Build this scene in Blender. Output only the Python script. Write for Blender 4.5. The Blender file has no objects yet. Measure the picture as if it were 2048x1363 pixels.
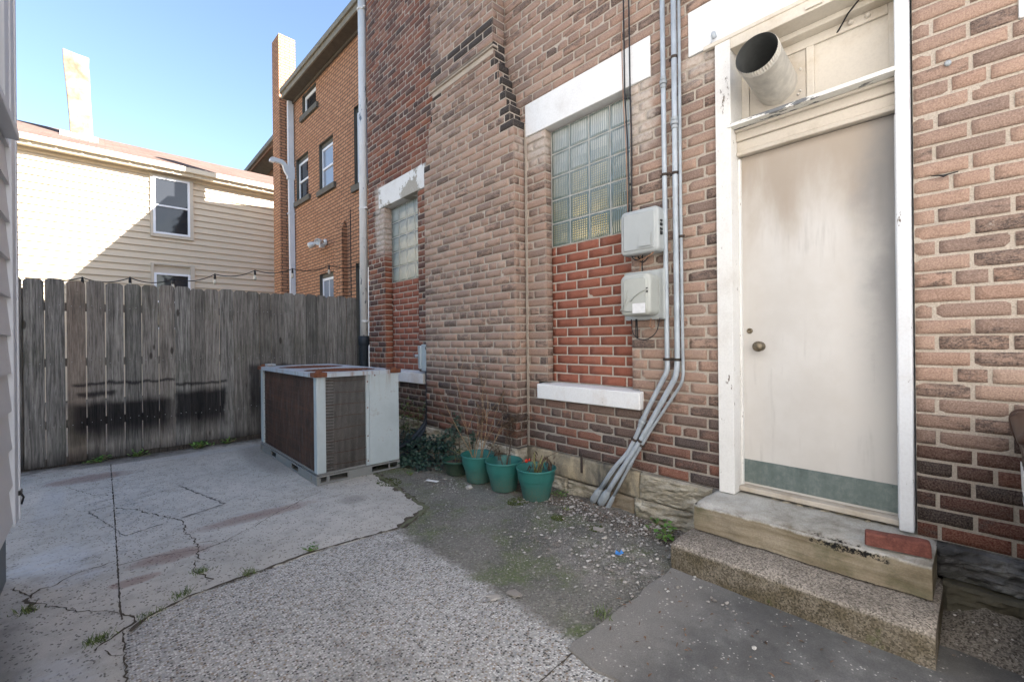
import bpy, bmesh, math, random
from mathutils import Vector, Matrix, noise as mnoise

R = math.radians
sc = bpy.context.scene
COL = sc.collection

# ------------------------------------------------------------------ camera
cam_d = bpy.data.cameras.new("camera")
cam_d.lens = 15.47; cam_d.sensor_width = 36; cam_d.clip_start = 0.02; cam_d.clip_end = 500
cam = bpy.data.objects.new("camera", cam_d); COL.objects.link(cam)
cam.matrix_world = (Matrix.Translation((0, 0, 1.22)) @ Matrix.Rotation(R(-43.0), 4, 'Z')
                    @ Matrix.Rotation(R(90), 4, 'X') @ Matrix.Rotation(R(-0.62), 4, 'Z'))
sc.camera = cam

# ------------------------------------------------------------------ light
SUN_AZ, SUN_EL = 33.0, 33.0          # azimuth from -Y towards +X
sdir = Vector((math.sin(R(SUN_AZ)) * math.cos(R(SUN_EL)), -math.cos(R(SUN_AZ)) * math.cos(R(SUN_EL)), math.sin(R(SUN_EL))))
world = bpy.data.worlds.new("World"); sc.world = world; world.use_nodes = True
wn = world.node_tree
bg = wn.nodes["Background"]
sky = wn.nodes.new("ShaderNodeTexSky")
sky.sky_type = 'NISHITA'; sky.sun_disc = False
sky.sun_elevation = R(SUN_EL); sky.sun_rotation = R(180 - SUN_AZ)
sky.altitude = 200; sky.air_density = 1.0; sky.dust_density = 1.6; sky.ozone_density = 1.3
wn.links.new(sky.outputs[0], bg.inputs[0]); bg.inputs[1].default_value = 0.053
sun_d = bpy.data.lights.new("sun", 'SUN'); sun_d.energy = 5.0; sun_d.angle = R(0.5); sun_d.color = (1.0, 0.94, 0.86)
sun = bpy.data.objects.new("sun", sun_d); COL.objects.link(sun)
sun.rotation_euler = sdir.to_track_quat('Z', 'Y').to_euler(); sun.location = sdir * 30
vs = sc.view_settings
vs.view_transform = 'Standard'; vs.look = 'None'; vs.exposure = 2.96; vs.gamma = 1.0; vs.use_curve_mapping = False

rnd = random.Random(7)
U = rnd.uniform

# ------------------------------------------------------------------ node helpers
class Mat:
    def __init__(s, name, rough=0.8, spec=0.3):
        s.m = bpy.data.materials.new(name); s.m.use_nodes = True
        s.nt = s.m.node_tree; s.b = s.nt.nodes["Principled BSDF"]
        s.b.inputs["Roughness"].default_value = rough
        s.b.inputs["Specular IOR Level"].default_value = spec
        s._tc = None
    def n(s, t, ins=None, **kw):
        n = s.nt.nodes.new("ShaderNode" + t)
        for k, v in kw.items(): setattr(n, k, v)
        for k, v in (ins or {}).items(): s.put(n.inputs[k], v)
        return n
    def put(s, sock, v):
        if isinstance(v, bpy.types.NodeSocket): s.nt.links.new(v, sock)
        else:
            if sock.type == 'RGBA' and len(v) == 3: v = (*v, 1)
            sock.default_value = v
    def obj(s):
        if not s._tc: s._tc = s.n("TexCoord").outputs["Object"]
        return s._tc
    def sc(s, vec, scale): return s.n("VectorMath", {0: vec, 1: scale}, operation='MULTIPLY').outputs[0]
    def add(s, vec, b): return s.n("VectorMath", {0: vec, 1: b}, operation='ADD').outputs[0]
    def noise(s, vec, scale, detail=4, rough=0.55, dist=0.0):
        return s.n("TexNoise", {"Vector": vec, "Scale": scale, "Detail": detail, "Roughness": rough, "Distortion": dist}).outputs[0]
    def ma(s, op, a, b=0.0, c=0.0): return s.n("Math", {0: a, 1: b, 2: c}, operation=op).outputs[0]
    def step(s, x, a, b, lo=0.0, hi=1.0):
        return s.n("MapRange", {0: x, 1: a, 2: b, 3: lo, 4: hi}, interpolation_type='SMOOTHSTEP').outputs[0]
    def ramp(s, f, stops, interp='LINEAR'):
        n = s.n("ValToRGB", {0: f}); r = n.color_ramp; r.interpolation = interp
        while len(r.elements) < len(stops): r.elements.new(0.5)
        for e, (p, c) in zip(r.elements, stops): e.position = p; e.color = (*c, 1)
        return n.outputs[0]
    def mix(s, f, a, b, blend='MIX'):
        n = s.n("Mix", data_type='RGBA', blend_type=blend)
        s.put(n.inputs[0], f); s.put(n.inputs[6], a); s.put(n.inputs[7], b)
        return n.outputs[2]
    def xyz(s, vec):
        n = s.n("SeparateXYZ", {0: vec}); return n.outputs[0], n.outputs[1], n.outputs[2]
    def vec(s, x, y, z): return s.n("CombineXYZ", {0: x, 1: y, 2: z}).outputs[0]
    def attr(s, name):
        n = s.n("Attribute", attribute_name=name)
        c = s.n("SeparateColor", {0: n.outputs["Color"]})
        return c.outputs[0], c.outputs[1], c.outputs[2], n.outputs["Alpha"]
    def bump(s, h, strength=0.5, dist=0.01, prev=None):
        n = s.n("Bump", {"Height": h, "Strength": strength, "Distance": dist})
        if prev is not None: s.put(n.inputs["Normal"], prev)
        return n.outputs[0]
    def out(s, color=None, rough=None, normal=None, metal=None):
        if color is not None: s.put(s.b.inputs["Base Color"], color)
        if rough is not None: s.put(s.b.inputs["Roughness"], rough)
        if normal is not None: s.put(s.b.inputs["Normal"], normal)
        if metal is not None: s.put(s.b.inputs["Metallic"], metal)
        return s.m

def plain(name, c, rough=0.7, var=0.15, scale=12, spec=0.3, metal=0.0, bump=0.15, bd=0.004):
    m = Mat(name, rough, spec)
    f = m.noise(m.obj(), scale, 6, 0.65); g = m.noise(m.obj(), scale * 7, 3)
    k = m.ma('ADD', m.ma('MULTIPLY', f, 0.7), m.ma('MULTIPLY', g, 0.3))
    lo = tuple(x * (1 - var) for x in c); hi = tuple(min(.95, x * (1 + var)) for x in c)
    col = m.ramp(k, [(0.3, lo), (0.7, hi)])
    return m.out(col, normal=m.bump(k, bump, bd) if bump else None, metal=metal)

# ---- brick
def old_brick(name, red=None, tan=None, darkamt=1.0, grain=1.0):
    m = Mat(name, 0.9, 0.15)
    r, g, b, a = m.attr("bc")
    off = m.vec(m.ma('MULTIPLY', a, 37.0), m.ma('MULTIPLY', r, 11.0), m.ma('MULTIPLY', g, 23.0))
    v = m.add(m.obj(), off)
    nb = m.noise(m.sc(v, (14, 9, 26)), 1.0, 6, 0.62, 0.4)
    nf = m.noise(v, 170, 4, 0.6)
    nm = m.noise(v, 45, 5, 0.65)
    reds = m.ramp(r, red or [(0, (.058, .045, .045)), (.28, (.09, .056, .049)), (.5, (.135, .068, .053)), (.75, (.175, .078, .055)), (1, (.215, .085, .056))])
    tans = m.ramp(r, tan or [(0, (.29, .20, .16)), (.2, (.36, .245, .19)), (.5, (.425, .288, .218)), (.8, (.445, .297, .222)), (1, (.455, .33, .255))])
    base = m.mix(b, reds, tans)
    dm = m.step(m.ma('ADD', nb, m.ma('MULTIPLY', m.ma('SUBTRACT', g, .5), .44)), .545, .75)
    dm = m.ma('MULTIPLY', dm, .86 * darkamt)
    ng = m.noise(m.sc(v, (95, 70, 150)), 1.0, 5, .7)
    dm = m.ma('MULTIPLY', dm, m.step(ng, .36, .62, .30, 1))
    c1 = m.mix(dm, base, (.038, .032, .033))
    c2 = m.mix(m.step(nf, .3, .75), m.mix(.32 * grain, c1, (0.0, 0.0, 0.0)), m.mix(.14 * grain, c1, (.6, .5, .42)))
    pale = m.step(m.noise(m.add(m.obj(), (3, 1, 7)), 2.3, 5, .65), .58, .78)
    c3 = m.mix(m.ma('MULTIPLY', pale, .22), c2, (.44, .37, .31))
    msm = m.step(m.noise(m.obj(), 7, 8, .78), .635, .69)
    c3 = m.mix(m.ma('MULTIPLY', msm, m.ma('ADD', .12, m.ma('MULTIPLY', b, .38))), c3, (.50, .44, .37))
    x, y, z = m.xyz(m.obj())
    y = m.ma('ADD', y, 2.0)
    ns = m.ma('MULTIPLY', m.ma('SUBTRACT', m.noise(m.obj(), 11, 6, .7), .5), .22)
    def smear(y0, y1, z0, z1):
        yy = m.ma('ADD', y, ns); zz = m.ma('ADD', z, ns)
        return m.ma('MULTIPLY', m.ma('MULTIPLY', m.step(yy, y0 - .05, y0 + .05), m.step(yy, y1 + .05, y1 - .05)), m.ma('MULTIPLY', m.step(zz, z0 - .12, z0 + .12), m.step(zz, z1 + .03, z1 - .03)))
    sme = m.ma('MAXIMUM', smear(1.50, 1.70, 2.55, 3.0), smear(2.48, 2.72, 2.72, 3.0))
    sme = m.ma('MAXIMUM', sme, smear(1.08, 1.30, 2.84, 3.0)); sme = m.ma('MAXIMUM', sme, smear(5.30, 5.6, 2.4, 3.3))
    c3 = m.mix(m.ma('MULTIPLY', sme, m.step(nm, .25, .6, .35, .85)), c3, (.52, .46, .40))
    h = m.ma('ADD', m.ma('ADD', m.ma('MULTIPLY', nm, .4), m.ma('MULTIPLY', nf, .3)), m.ma('MULTIPLY', ng, .5))
    return m.out(c3, normal=m.bump(h, 1.0, 0.008))

def mortar(name, c=(.51, .44, .365), low=(.36, .32, .275)):
    m = Mat(name, 0.95, 0.1)
    n1 = m.noise(m.obj(), 5, 5, .6); n2 = m.noise(m.obj(), 150, 4, .65)
    x, y, z = m.xyz(m.obj())
    k = m.step(m.ma('ADD', z, m.ma('MULTIPLY', n1, .8)), .7, 1.6)
    col = m.mix(k, low, c)
    col = m.mix(m.step(n2, .25, .75), m.mix(.35, col, (0.02, .02, .02)), col)
    col = m.mix(m.step(n1, .55, .75, 0, .35), col, (.22, .195, .17))
    return m.out(col, normal=m.bump(m.ma('ADD', n2, m.noise(m.obj(), 40, 3)), .8, .006))

def tex_brick(name, c1, c2, mort, scale=(1, 1), bw=.21, rh=.0635, ms=.012, dark=.5, bias=0.0):
    """small brick for walls a long way off; runs along both x and y faces"""
    m = Mat(name, .9, .15)
    x, y, z = m.xyz(m.obj())
    wv = m.ma('MULTIPLY', m.ma('SUBTRACT', m.noise(m.obj(), 9, 2), .5), .006)
    v = m.vec(m.ma('ADD', x, y), m.ma('ADD', z, wv), 0.0)
    t = m.n("TexBrick", {"Vector": v, "Color1": (*c1, 1), "Color2": (*c2, 1), "Mortar": (*mort, 1), "Scale": 1.0, "Mortar Size": ms,
                         "Mortar Smooth": .3, "Bias": bias, "Brick Width": bw, "Row Height": rh})
    n1 = m.noise(m.sc(m.obj(), (5, 5, 14)), 1.0, 5, .6)
    n2 = m.noise(m.obj(), 80, 4)
    col = m.mix(m.step(n1, .45, .75, 0, dark), t.outputs[0], (.035, .025, .022))
    col = m.mix(m.step(n2, .3, .7, 0, .25), col, (.01, .008, .008))
    h = m.ma('SUBTRACT', m.ma('MULTIPLY', n2, .15), t.outputs[1])
    return m.out(col, normal=m.bump(h, .8, .008))

def peel(name, paint=(.74, .74, .73), under=(.22, .235, .25), amt=.60, stretch=(1, 1, .35), scale=9, dirt=.35, dirtc=(.36, .29, .22), rough=.6):
    m = Mat(name, rough, .3)
    v = m.sc(m.obj(), stretch)
    n1 = m.noise(v, scale, 8, .72); n2 = m.noise(m.obj(), 3.0, 6, .7); n3 = m.noise(m.obj(), 90, 3)
    mask = m.step(n1, amt, amt + .018)
    p = m.mix(m.step(n2, .45, .8, 0, dirt), paint, dirtc)
    p = m.mix(m.step(n3, .35, .8, 0, .12), p, (.2, .18, .16))
    col = m.mix(mask, p, m.mix(n3, under, tuple(x * .5 for x in under)))
    return m.out(col, normal=m.bump(m.ma('SUBTRACT', m.ma('MULTIPLY', n3, .12), mask), .5, .003))

MB_ = {}
M = {}
M['brick'] = old_brick('weathered_brick')
M['brick_orange'] = old_brick('orange_red_brick',
    red=[(0, (.05, .028, .026)), (.2, (.11, .045, .036)), (.5, (.21, .062, .036)), (.8, (.29, .085, .04)), (1, (.33, .12, .065))],
    tan=[(0, (.10, .06, .055)), (.3, (.16, .085, .07)), (.6, (.23, .11, .08)), (1, (.25, .16, .13))], darkamt=.75)
M['brick_new'] = old_brick('smooth_red_infill_brick',
    red=[(0, (.285, .10, .062)), (.5, (.305, .108, .068)), (1, (.325, .118, .076))],
    tan=[(0, (.235, .078, .05)), (.5, (.265, .09, .057)), (1, (.295, .105, .068))], darkamt=.04, grain=.35)
M['mortar'] = mortar('pale_mortar')
M['mortar_new'] = mortar('infill_mortar', (.55, .48, .40), (.52, .45, .38))
M['white_paint'] = peel('white_painted_stone', amt=.69, scale=7, dirt=.45, dirtc=(.47, .44, .40), stretch=(1, 1, .5))
M['white_sill'] = peel('chipped_white_sill', amt=.64, scale=9, dirt=.55, dirtc=(.42, .30, .2), stretch=(1, 1, 1))
M['lintel_old'] = peel('worn_white_lintel', paint=(.70, .70, .68), under=(.43, .40, .34), amt=.52, scale=1.7, stretch=(1, 1, 1))
M['frame_paint'] = peel('flaking_white_frame', paint=(.70, .69, .66), under=(.2, .16, .12), amt=.625, scale=16, stretch=(1, 1, .4), dirt=.4)
M['frame_cool'] = peel('bluish_white_frame', paint=(.62, .64, .66), under=(.2, .16, .12), amt=.64, scale=12, stretch=(1, 1, .4), dirt=.3)
M['cream'] = peel('cream_paint', paint=(.60, .55, .47), under=(.2, .17, .14), amt=.74, scale=10, stretch=(1, .5, 1), dirt=.75, dirtc=(.40, .32, .22))
M['cream_dirty'] = peel('dirty_cream_paint', paint=(.50, .45, .38), under=(.2, .17, .14), amt=.72, scale=12, stretch=(1, .5, 1), dirt=.8, dirtc=(.27, .21, .14))
M['shelf_paint'] = peel('peeling_shelf_paint', paint=(.70, .69, .65), under=(.19, .20, .21), amt=.54, scale=9, stretch=(1, .35, 1), dirt=.5)
M['dark_void'] = plain('dark_interior', (.012, .011, .01), .9, .3, bump=0)

def door_mat():
    m = Mat('stained_cream_door', .5, .3)
    x, y, z = m.xyz(m.obj()); y = m.ma('ADD', y, 2.0)
    st = m.noise(m.sc(m.obj(), (1, 6, 1.6)), 1.0, 5, .55, .3)
    st2 = m.noise(m.sc(m.obj(), (1, 22, 2.0)), 1.0, 5, .6)
    cl = m.noise(m.obj(), 3.0, 6, .65)
    fine = m.noise(m.obj(), 120, 3)
    base = m.mix(m.step(cl, .3, .7), (.50, .475, .44), (.555, .535, .505))
    # brown soot run down from the vent, ragged, strongest at the top
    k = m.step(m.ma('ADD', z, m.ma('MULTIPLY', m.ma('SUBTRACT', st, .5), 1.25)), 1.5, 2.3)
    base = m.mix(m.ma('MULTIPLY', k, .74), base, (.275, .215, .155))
    k2 = m.step(m.ma('ADD', m.ma('MULTIPLY', y, -1.0), m.ma('MULTIPLY', m.ma('SUBTRACT', cl, .5), .35)), -.52, -.27)  # greyer towards the right-hand edge, weaker low down
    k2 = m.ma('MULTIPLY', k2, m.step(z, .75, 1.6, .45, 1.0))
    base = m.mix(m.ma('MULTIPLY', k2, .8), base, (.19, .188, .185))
    k3 = m.step(m.ma('ADD', st2, m.ma('MULTIPLY', cl, .8)), .98, 1.22)
    base = m.mix(m.ma('MULTIPLY', k3, .35), base, (.30, .28, .26))
    scr = m.step(m.noise(m.sc(m.obj(), (1, 3, 14)), 3.0, 6, .75), .70, .73)
    base = m.mix(m.ma('MULTIPLY', scr, .25), base, (.34, .30, .26))
    return m.out(base, normal=m.bump(m.ma('ADD', fine, st2), .12, .002))
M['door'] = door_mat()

def kick_mat():
    m = Mat('green_patina_kickplate', .5, .4)
    v = m.noise(m.sc(m.obj(), (1, 14, 2)), 1.0, 6, .6); f = m.noise(m.obj(), 30, 6, .7)
    c = m.ramp(m.ma('ADD', m.ma('MULTIPLY', v, .5), m.ma('MULTIPLY', f, .5)), [(.3, (.085, .11, .105)), (.5, (.135, .168, .158)), (.7, (.23, .26, .245))])
    return m.out(c, normal=m.bump(f, .25, .002), metal=.25)
M['kick'] = kick_mat()

def wood_mat():
    m = Mat('weathered_fence_wood', .9, .15)
    r, g, b, a = m.attr("bc")
    x, y, z = m.xyz(m.obj()); x = m.ma('ADD', x, 1.0)
    v = m.add(m.obj(), m.vec(m.ma('MULTIPLY', a, 31.), 0.0, m.ma('MULTIPLY', g, 9.)))
    gr = m.noise(m.sc(v, (46, 40, 2.0)), 1.0, 7, .72, .8)
    gr2 = m.noise(m.sc(v, (150, 90, 6.0)), 1.0, 5, .7, .5)
    blot = m.noise(m.sc(v, (4, 4, 1.6)), 1.0, 6, .62)
    dark = m.mix(m.step(gr, .32, .68), (.105, .102, .096), (.36, .345, .32))
    pale = m.mix(m.step(gr, .3, .72), (.28, .22, .18), (.46, .38, .31))
    c = m.mix(r, dark, pale)
    c = m.mix(m.step(gr2, .42, .70, 0, .6), c, (.03, .028, .026))
    ck = m.step(m.noise(m.sc(v, (5, 5, 34)), 1.0, 4, .7, .6), .70, .76, 0, .75)
    c = m.mix(ck, c, (.022, .019, .017))
    c = m.mix(m.step(blot, .5, .8, 0, .6), c, (.05, .05, .042))
    green = m.step(m.noise(m.obj(), 2.2, 4), .5, .75, 0, .4)
    c = m.mix(green, c, (.08, .09, .055))
    c = m.mix(m.ma('MULTIPLY', g, .5), c, (.04, .039, .036))
    kn = m.n("TexVoronoi", {"Vector": m.sc(v, (5.5, 1, 1.9)), "Scale": 1.0}).outputs[0]
    c = m.mix(m.step(kn, .11, .06, 0, .8), c, (.03, .024, .02))
    # black overspray left on the boards: bands with rectangular edges
    e = m.ma('MULTIPLY', m.ma('SUBTRACT', m.noise(m.obj(), 6, 4), .5), .09)
    e2 = m.ma('MULTIPLY', m.ma('SUBTRACT', gr2, .5), .05)
    xx = m.ma('ADD', x, e); zz = m.ma('ADD', m.ma('ADD', z, e), e2)
    def band(x0, x1, z0, z1, sx=.03, sz=.05, szl=.2):
        k = m.ma('MULTIPLY', m.step(xx, x0 - sx, x0 + sx), m.step(xx, x1 + sx, x1 - sx))
        return m.ma('MULTIPLY', k, m.ma('MULTIPLY', m.step(zz, z0 - szl, z0 + szl), m.step(zz, z1 + sz, z1 - sz)))
    k = m.ma('MAXIMUM', band(-.25, .60, .24, .62, .1, .05, .14), band(.62, 1.12, .26, .68, .03, .05, .14))
    k = m.ma('MAXIMUM', k, m.ma('MULTIPLY', band(-.22, .62, .80, .83, .03, .015, .015), .9))
    k = m.ma('MAXIMUM', k, m.ma('MULTIPLY', band(-.2, .1, .68, .73, .03, .02, .02), .9))
    k = m.ma('MAXIMUM', k, m.ma('MULTIPLY', band(.62, 1.12, .745, .775, .02, .015, .015), .9))
    k = m.ma('MAXIMUM', k, m.ma('MULTIPLY', band(1.38, 1.9, .25, .95, .03, .03, .3), .8))
    k = m.ma('MULTIPLY', k, m.step(gr2, .3, .75, 1.0, .80))
    low = m.step(m.ma('ADD', z, m.ma('MULTIPLY', blot, .3)), .36, .12, 0, .75)
    k = m.ma('MAXIMUM', k, low)
    c = m.mix(m.ma('MULTIPLY', k, .97), c, (.0065, .0065, .0085))
    return m.out(c, normal=m.bump(m.ma('ADD', gr, m.ma('MULTIPLY', gr2, .6)), .6, .004))
M['wood'] = wood_mat()

def concrete_mat():
    m = Mat('pitted_concrete', .92, .15)
    x, y, z = m.xyz(m.obj())
    big = m.noise(m.obj(), 1.3, 6, .6); mid = m.noise(m.obj(), 9, 6, .65); fine = m.noise(m.obj(), 210, 4, .6)
    c = m.mix(m.step(big, .3, .7), (.44, .42, .38), (.555, .525, .475))
    c = m.mix(m.step(mid, .42, .75, 0, .45), c, (.23, .22, .205))
    c = m.mix(m.step(fine, .3, .7, 0, .22), c, (.12, .115, .105))
    # pits and dark aggregate showing
    wv = m.add(m.obj(), m.sc(m.n("TexNoise", {"Vector": m.obj(), "Scale": 22.0}).outputs[1], (.03, .03, 0)))
    vo = m.n("TexVoronoi", {"Vector": m.sc(wv, (70, 50, 1)), "Scale": 1.0, "Randomness": 1.0})
    pm = m.ma('MULTIPLY', m.step(vo.outputs[0], .36, .22), m.step(m.noise(m.obj(), 26, 3), .44, .50))
    c = m.mix(m.ma('MULTIPLY', pm, .7), c, (.10, .09, .08))
    # rusty stains
    def spot(cx, cy, rx, ry, n):
        d = m.ma('ADD', m.ma('POWER', m.ma('DIVIDE', m.ma('SUBTRACT', x, cx), rx), 2.0), m.ma('POWER', m.ma('DIVIDE', m.ma('SUBTRACT', y, cy), ry), 2.0))
        return m.step(m.ma('ADD', d, m.ma('MULTIPLY', m.ma('SUBTRACT', n, .5), 2.2)), 1.1, .1)
    k = m.ma('MAXIMUM', spot(.28, 3.2, .22, .10, mid), spot(.12, 3.0, .12, .06, mid))
    k = m.ma('MAXIMUM', k, spot(.8, 3.52, .45, .10, mid))
    k = m.ma('MAXIMUM', k, spot(-.1, 5.6, .35, .18, mid))
    c = m.mix(m.ma('MULTIPLY', k, .5), c, (.17, .075, .055))
    # pale spilled whitewash by the grey house wall, and a thin cement skim
    w = m.ma('MAXIMUM', spot(-.22, 3.55, .22, .32, mid), m.ma('MAXIMUM', spot(-.1, 3.25, .14, .10, mid), spot(-.15, 2.25, .16, .28, mid)))
    c = m.mix(m.ma('MULTIPLY', w, m.step(m.noise(m.sc(m.obj(), (5, 16, 1)), 1.0, 6, .7), .35, .65, .15, .7)), c, (.50, .52, .54))
    w2 = m.ma('MAXIMUM', spot(-.30, 4.9, .10, .6, mid), spot(.9, 5.95, .8, .14, mid))
    c = m.mix(m.ma('MULTIPLY', w2, .4), c, (.40, .41, .42))
    dk = m.ma('MAXIMUM', spot(-.35, 2.3, .16, .9, mid), spot(.3, 6.15, .7, .12, mid))
    c = m.mix(m.ma('MULTIPLY', dk, .55), c, (.07, .07, .07))
    dk = m.ma('MAXIMUM', spot(1.42, 3.35, .12, .12, mid), spot(1.25, 5.2, .2, .9, mid))
    c = m.mix(m.ma('MULTIPLY', dk, .4), c, (.10, .095, .085))
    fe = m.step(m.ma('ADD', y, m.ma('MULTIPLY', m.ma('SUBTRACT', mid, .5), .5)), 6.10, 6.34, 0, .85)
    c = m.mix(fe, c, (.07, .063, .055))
    h = m.ma('SUBTRACT', m.ma('ADD', m.ma('MULTIPLY', fine, .35), m.ma('MULTIPLY', mid, .3)), m.ma('MULTIPLY', pm, .6))
    return m.out(c, normal=m.bump(h, .7, .006))
M['concrete'] = concrete_mat()

def aggregate_mat():
    m = Mat('exposed_aggregate', .8, .25)
    x, y, z = m.xyz(m.obj())
    w = m.n("TexNoise", {"Vector": m.obj(), "Scale": 40.0, "Detail": 3.0}).outputs[1]
    v = m.add(m.obj(), m.sc(w, (.006, .006, 0)))
    va = m.n("TexVoronoi", {"Vector": m.sc(v, (1, 1.0, 1)), "Scale": 96.0}, feature='F1', voronoi_dimensions='2D')
    ve = m.n("TexVoronoi", {"Vector": v, "Scale": 96.0}, feature='DISTANCE_TO_EDGE', voronoi_dimensions='2D')
    rc = m.n("SeparateColor", {0: va.outputs[1]})
    st = m.ramp(rc.outputs[0], [(0, (.06, .058, .056)), (.13, (.13, .125, .12)), (.18, (.30, .22, .155)), (.26, (.36, .31, .25)), (.30, (.33, .345, .36)), (.5, (.50, .49, .47)), (.75, (.62, .61, .59)), (1, (.78, .77, .75))])
    fine = m.noise(m.obj(), 260, 3, .6); big = m.noise(m.obj(), 2.0, 5, .6); mid = m.noise(m.obj(), 12, 5, .6)
    st = m.mix(m.step(fine, .3, .7, 0, .25), st, (.1, .09, .08))
    edge = m.ma('MULTIPLY', m.step(va.outputs[0], .50, .40), m.step(ve.outputs[0], .01, .06))
    cem = m.mix(m.step(m.noise(m.obj(), 60, 4), .3, .7), (.27, .26, .24), (.46, .445, .42))
    c = m.mix(edge, cem, st)
    c = m.mix(m.step(big, .48, .75, 0, .5), c, (.15, .145, .135))
    # the strip by the building is coated with grey green moss and dirt
    mx = m.ma('ADD', x, m.ma('ADD', m.ma('MULTIPLY', m.ma('SUBTRACT', mid, .5), .16), m.ma('MULTIPLY', m.ma('SUBTRACT', big, .5), .10)))
    k = m.step(mx, 1.345, 1.44)
    va2 = m.n("TexVoronoi", {"Vector": v, "Scale": 120.0}, voronoi_dimensions='2D')
    rc2 = m.n("SeparateColor", {0: va2.outputs[1]})
    mossy = m.mix(m.step(m.noise(m.obj(), 3.2, 7, .68), .44, .60), (.115, .112, .096), (.105, .135, .05))
    mossy = m.mix(m.step(m.noise(m.add(m.obj(), (5, 2, 0)), 2.2, 5, .6), .40, .62), mossy, (.18, .172, .15))
    chip = m.mix(rc2.outputs[0], (.03, .03, .024), (.42, .40, .35))
    mossy = m.mix(m.step(rc2.outputs[1], .45, .95, 0, .65), mossy, chip)
    patch = m.step(m.ma('ADD', m.ma('ABSOLUTE', m.ma('SUBTRACT', x, 2.05)), m.ma('MULTIPLY', m.ma('ABSOLUTE', m.ma('SUBTRACT', y, 1.45)), .55)), .42, .10)
    patch = m.ma('MULTIPLY', patch, m.step(mid, .40, .62))
    mossy = m.mix(m.ma('MULTIPLY', patch, .75), mossy, m.mix(rc2.outputs[2], (.17, .15, .13), (.48, .45, .42)))
    c = m.mix(m.ma('MULTIPLY', k, .93), c, mossy)
    h = m.ma('ADD', m.ma('MULTIPLY', m.step(va.outputs[0], .52, .15), .9), m.ma('MULTIPLY', fine, .25))
    return m.out(c, rough=m.step(rc.outputs[1], 0, 1, .55, .9), normal=m.bump(h, .75, .006))
M['aggregate'] = aggregate_mat()

def slab_mat():
    m = Mat('smooth_dark_cement', .85, .2)
    x, y, z = m.xyz(m.obj())
    big = m.noise(m.obj(), 2.2, 6, .65); mid = m.noise(m.obj(), 11, 6, .7); fine = m.noise(m.obj(), 180, 4)
    c = m.ramp(m.ma('ADD', m.ma('MULTIPLY', big, .6), m.ma('MULTIPLY', mid, .4)), [(.33, (.082, .081, .078)), (.5, (.135, .133, .128)), (.68, (.24, .235, .225))])
    edge = m.step(m.ma('ADD', y, m.ma('MULTIPLY', big, .35)), .92, 1.20, 0, .65)
    c = m.mix(edge, c, (.29, .275, .25))
    c = m.mix(m.step(fine, .3, .7, 0, .3), c, (.05, .048, .045))
    vo = m.n("TexVoronoi", {"Vector": m.obj(), "Scale": 38.0}, voronoi_dimensions='2D').outputs[0]
    sp = m.ma('MULTIPLY', m.step(vo, .17, .10), m.step(mid, .53, .60))
    c = m.mix(m.ma('MULTIPLY', sp, .8), c, (.5, .48, .44))
    scr = m.step(m.noise(m.sc(m.obj(), (5, 22, 1)), 1.0, 7, .8, 1.5), .71, .74, 0, .3)
    c = m.mix(scr, c, (.35, .34, .32))
    return m.out(c, normal=m.bump(m.ma('ADD', fine, mid), .35, .004))
M['slab'] = slab_mat()

def stone_mat(name, cols, streak=(2, 2, 14), mossc=(.07, .085, .035), moss=.4, bump=.8, bd=.012):
    m = Mat(name, .9, .15)
    big = m.noise(m.obj(), 3.2, 6, .62, .4); stv = m.noise(m.sc(m.obj(), streak), 1.0, 7, .65, .5); fine = m.noise(m.obj(), 130, 4)
    c = m.ramp(m.ma('ADD', m.ma('MULTIPLY', big, .5), m.ma('MULTIPLY', stv, .5)), [(.38, cols[0]), (.5, cols[1]), (.62, cols[2])])
    c = m.mix(m.step(fine, .3, .72, 0, .28), c, (.05, .046, .04))
    c = m.mix(m.step(m.noise(m.add(m.obj(), (4, 9, 1)), 3.5, 6, .6), .5, .72, 0, moss), c, mossc)
    h = m.ma('ADD', m.ma('MULTIPLY', stv, .8), m.ma('MULTIPLY', fine, .2))
    return m.out(c, normal=m.bump(h, bump, bd))
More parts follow.
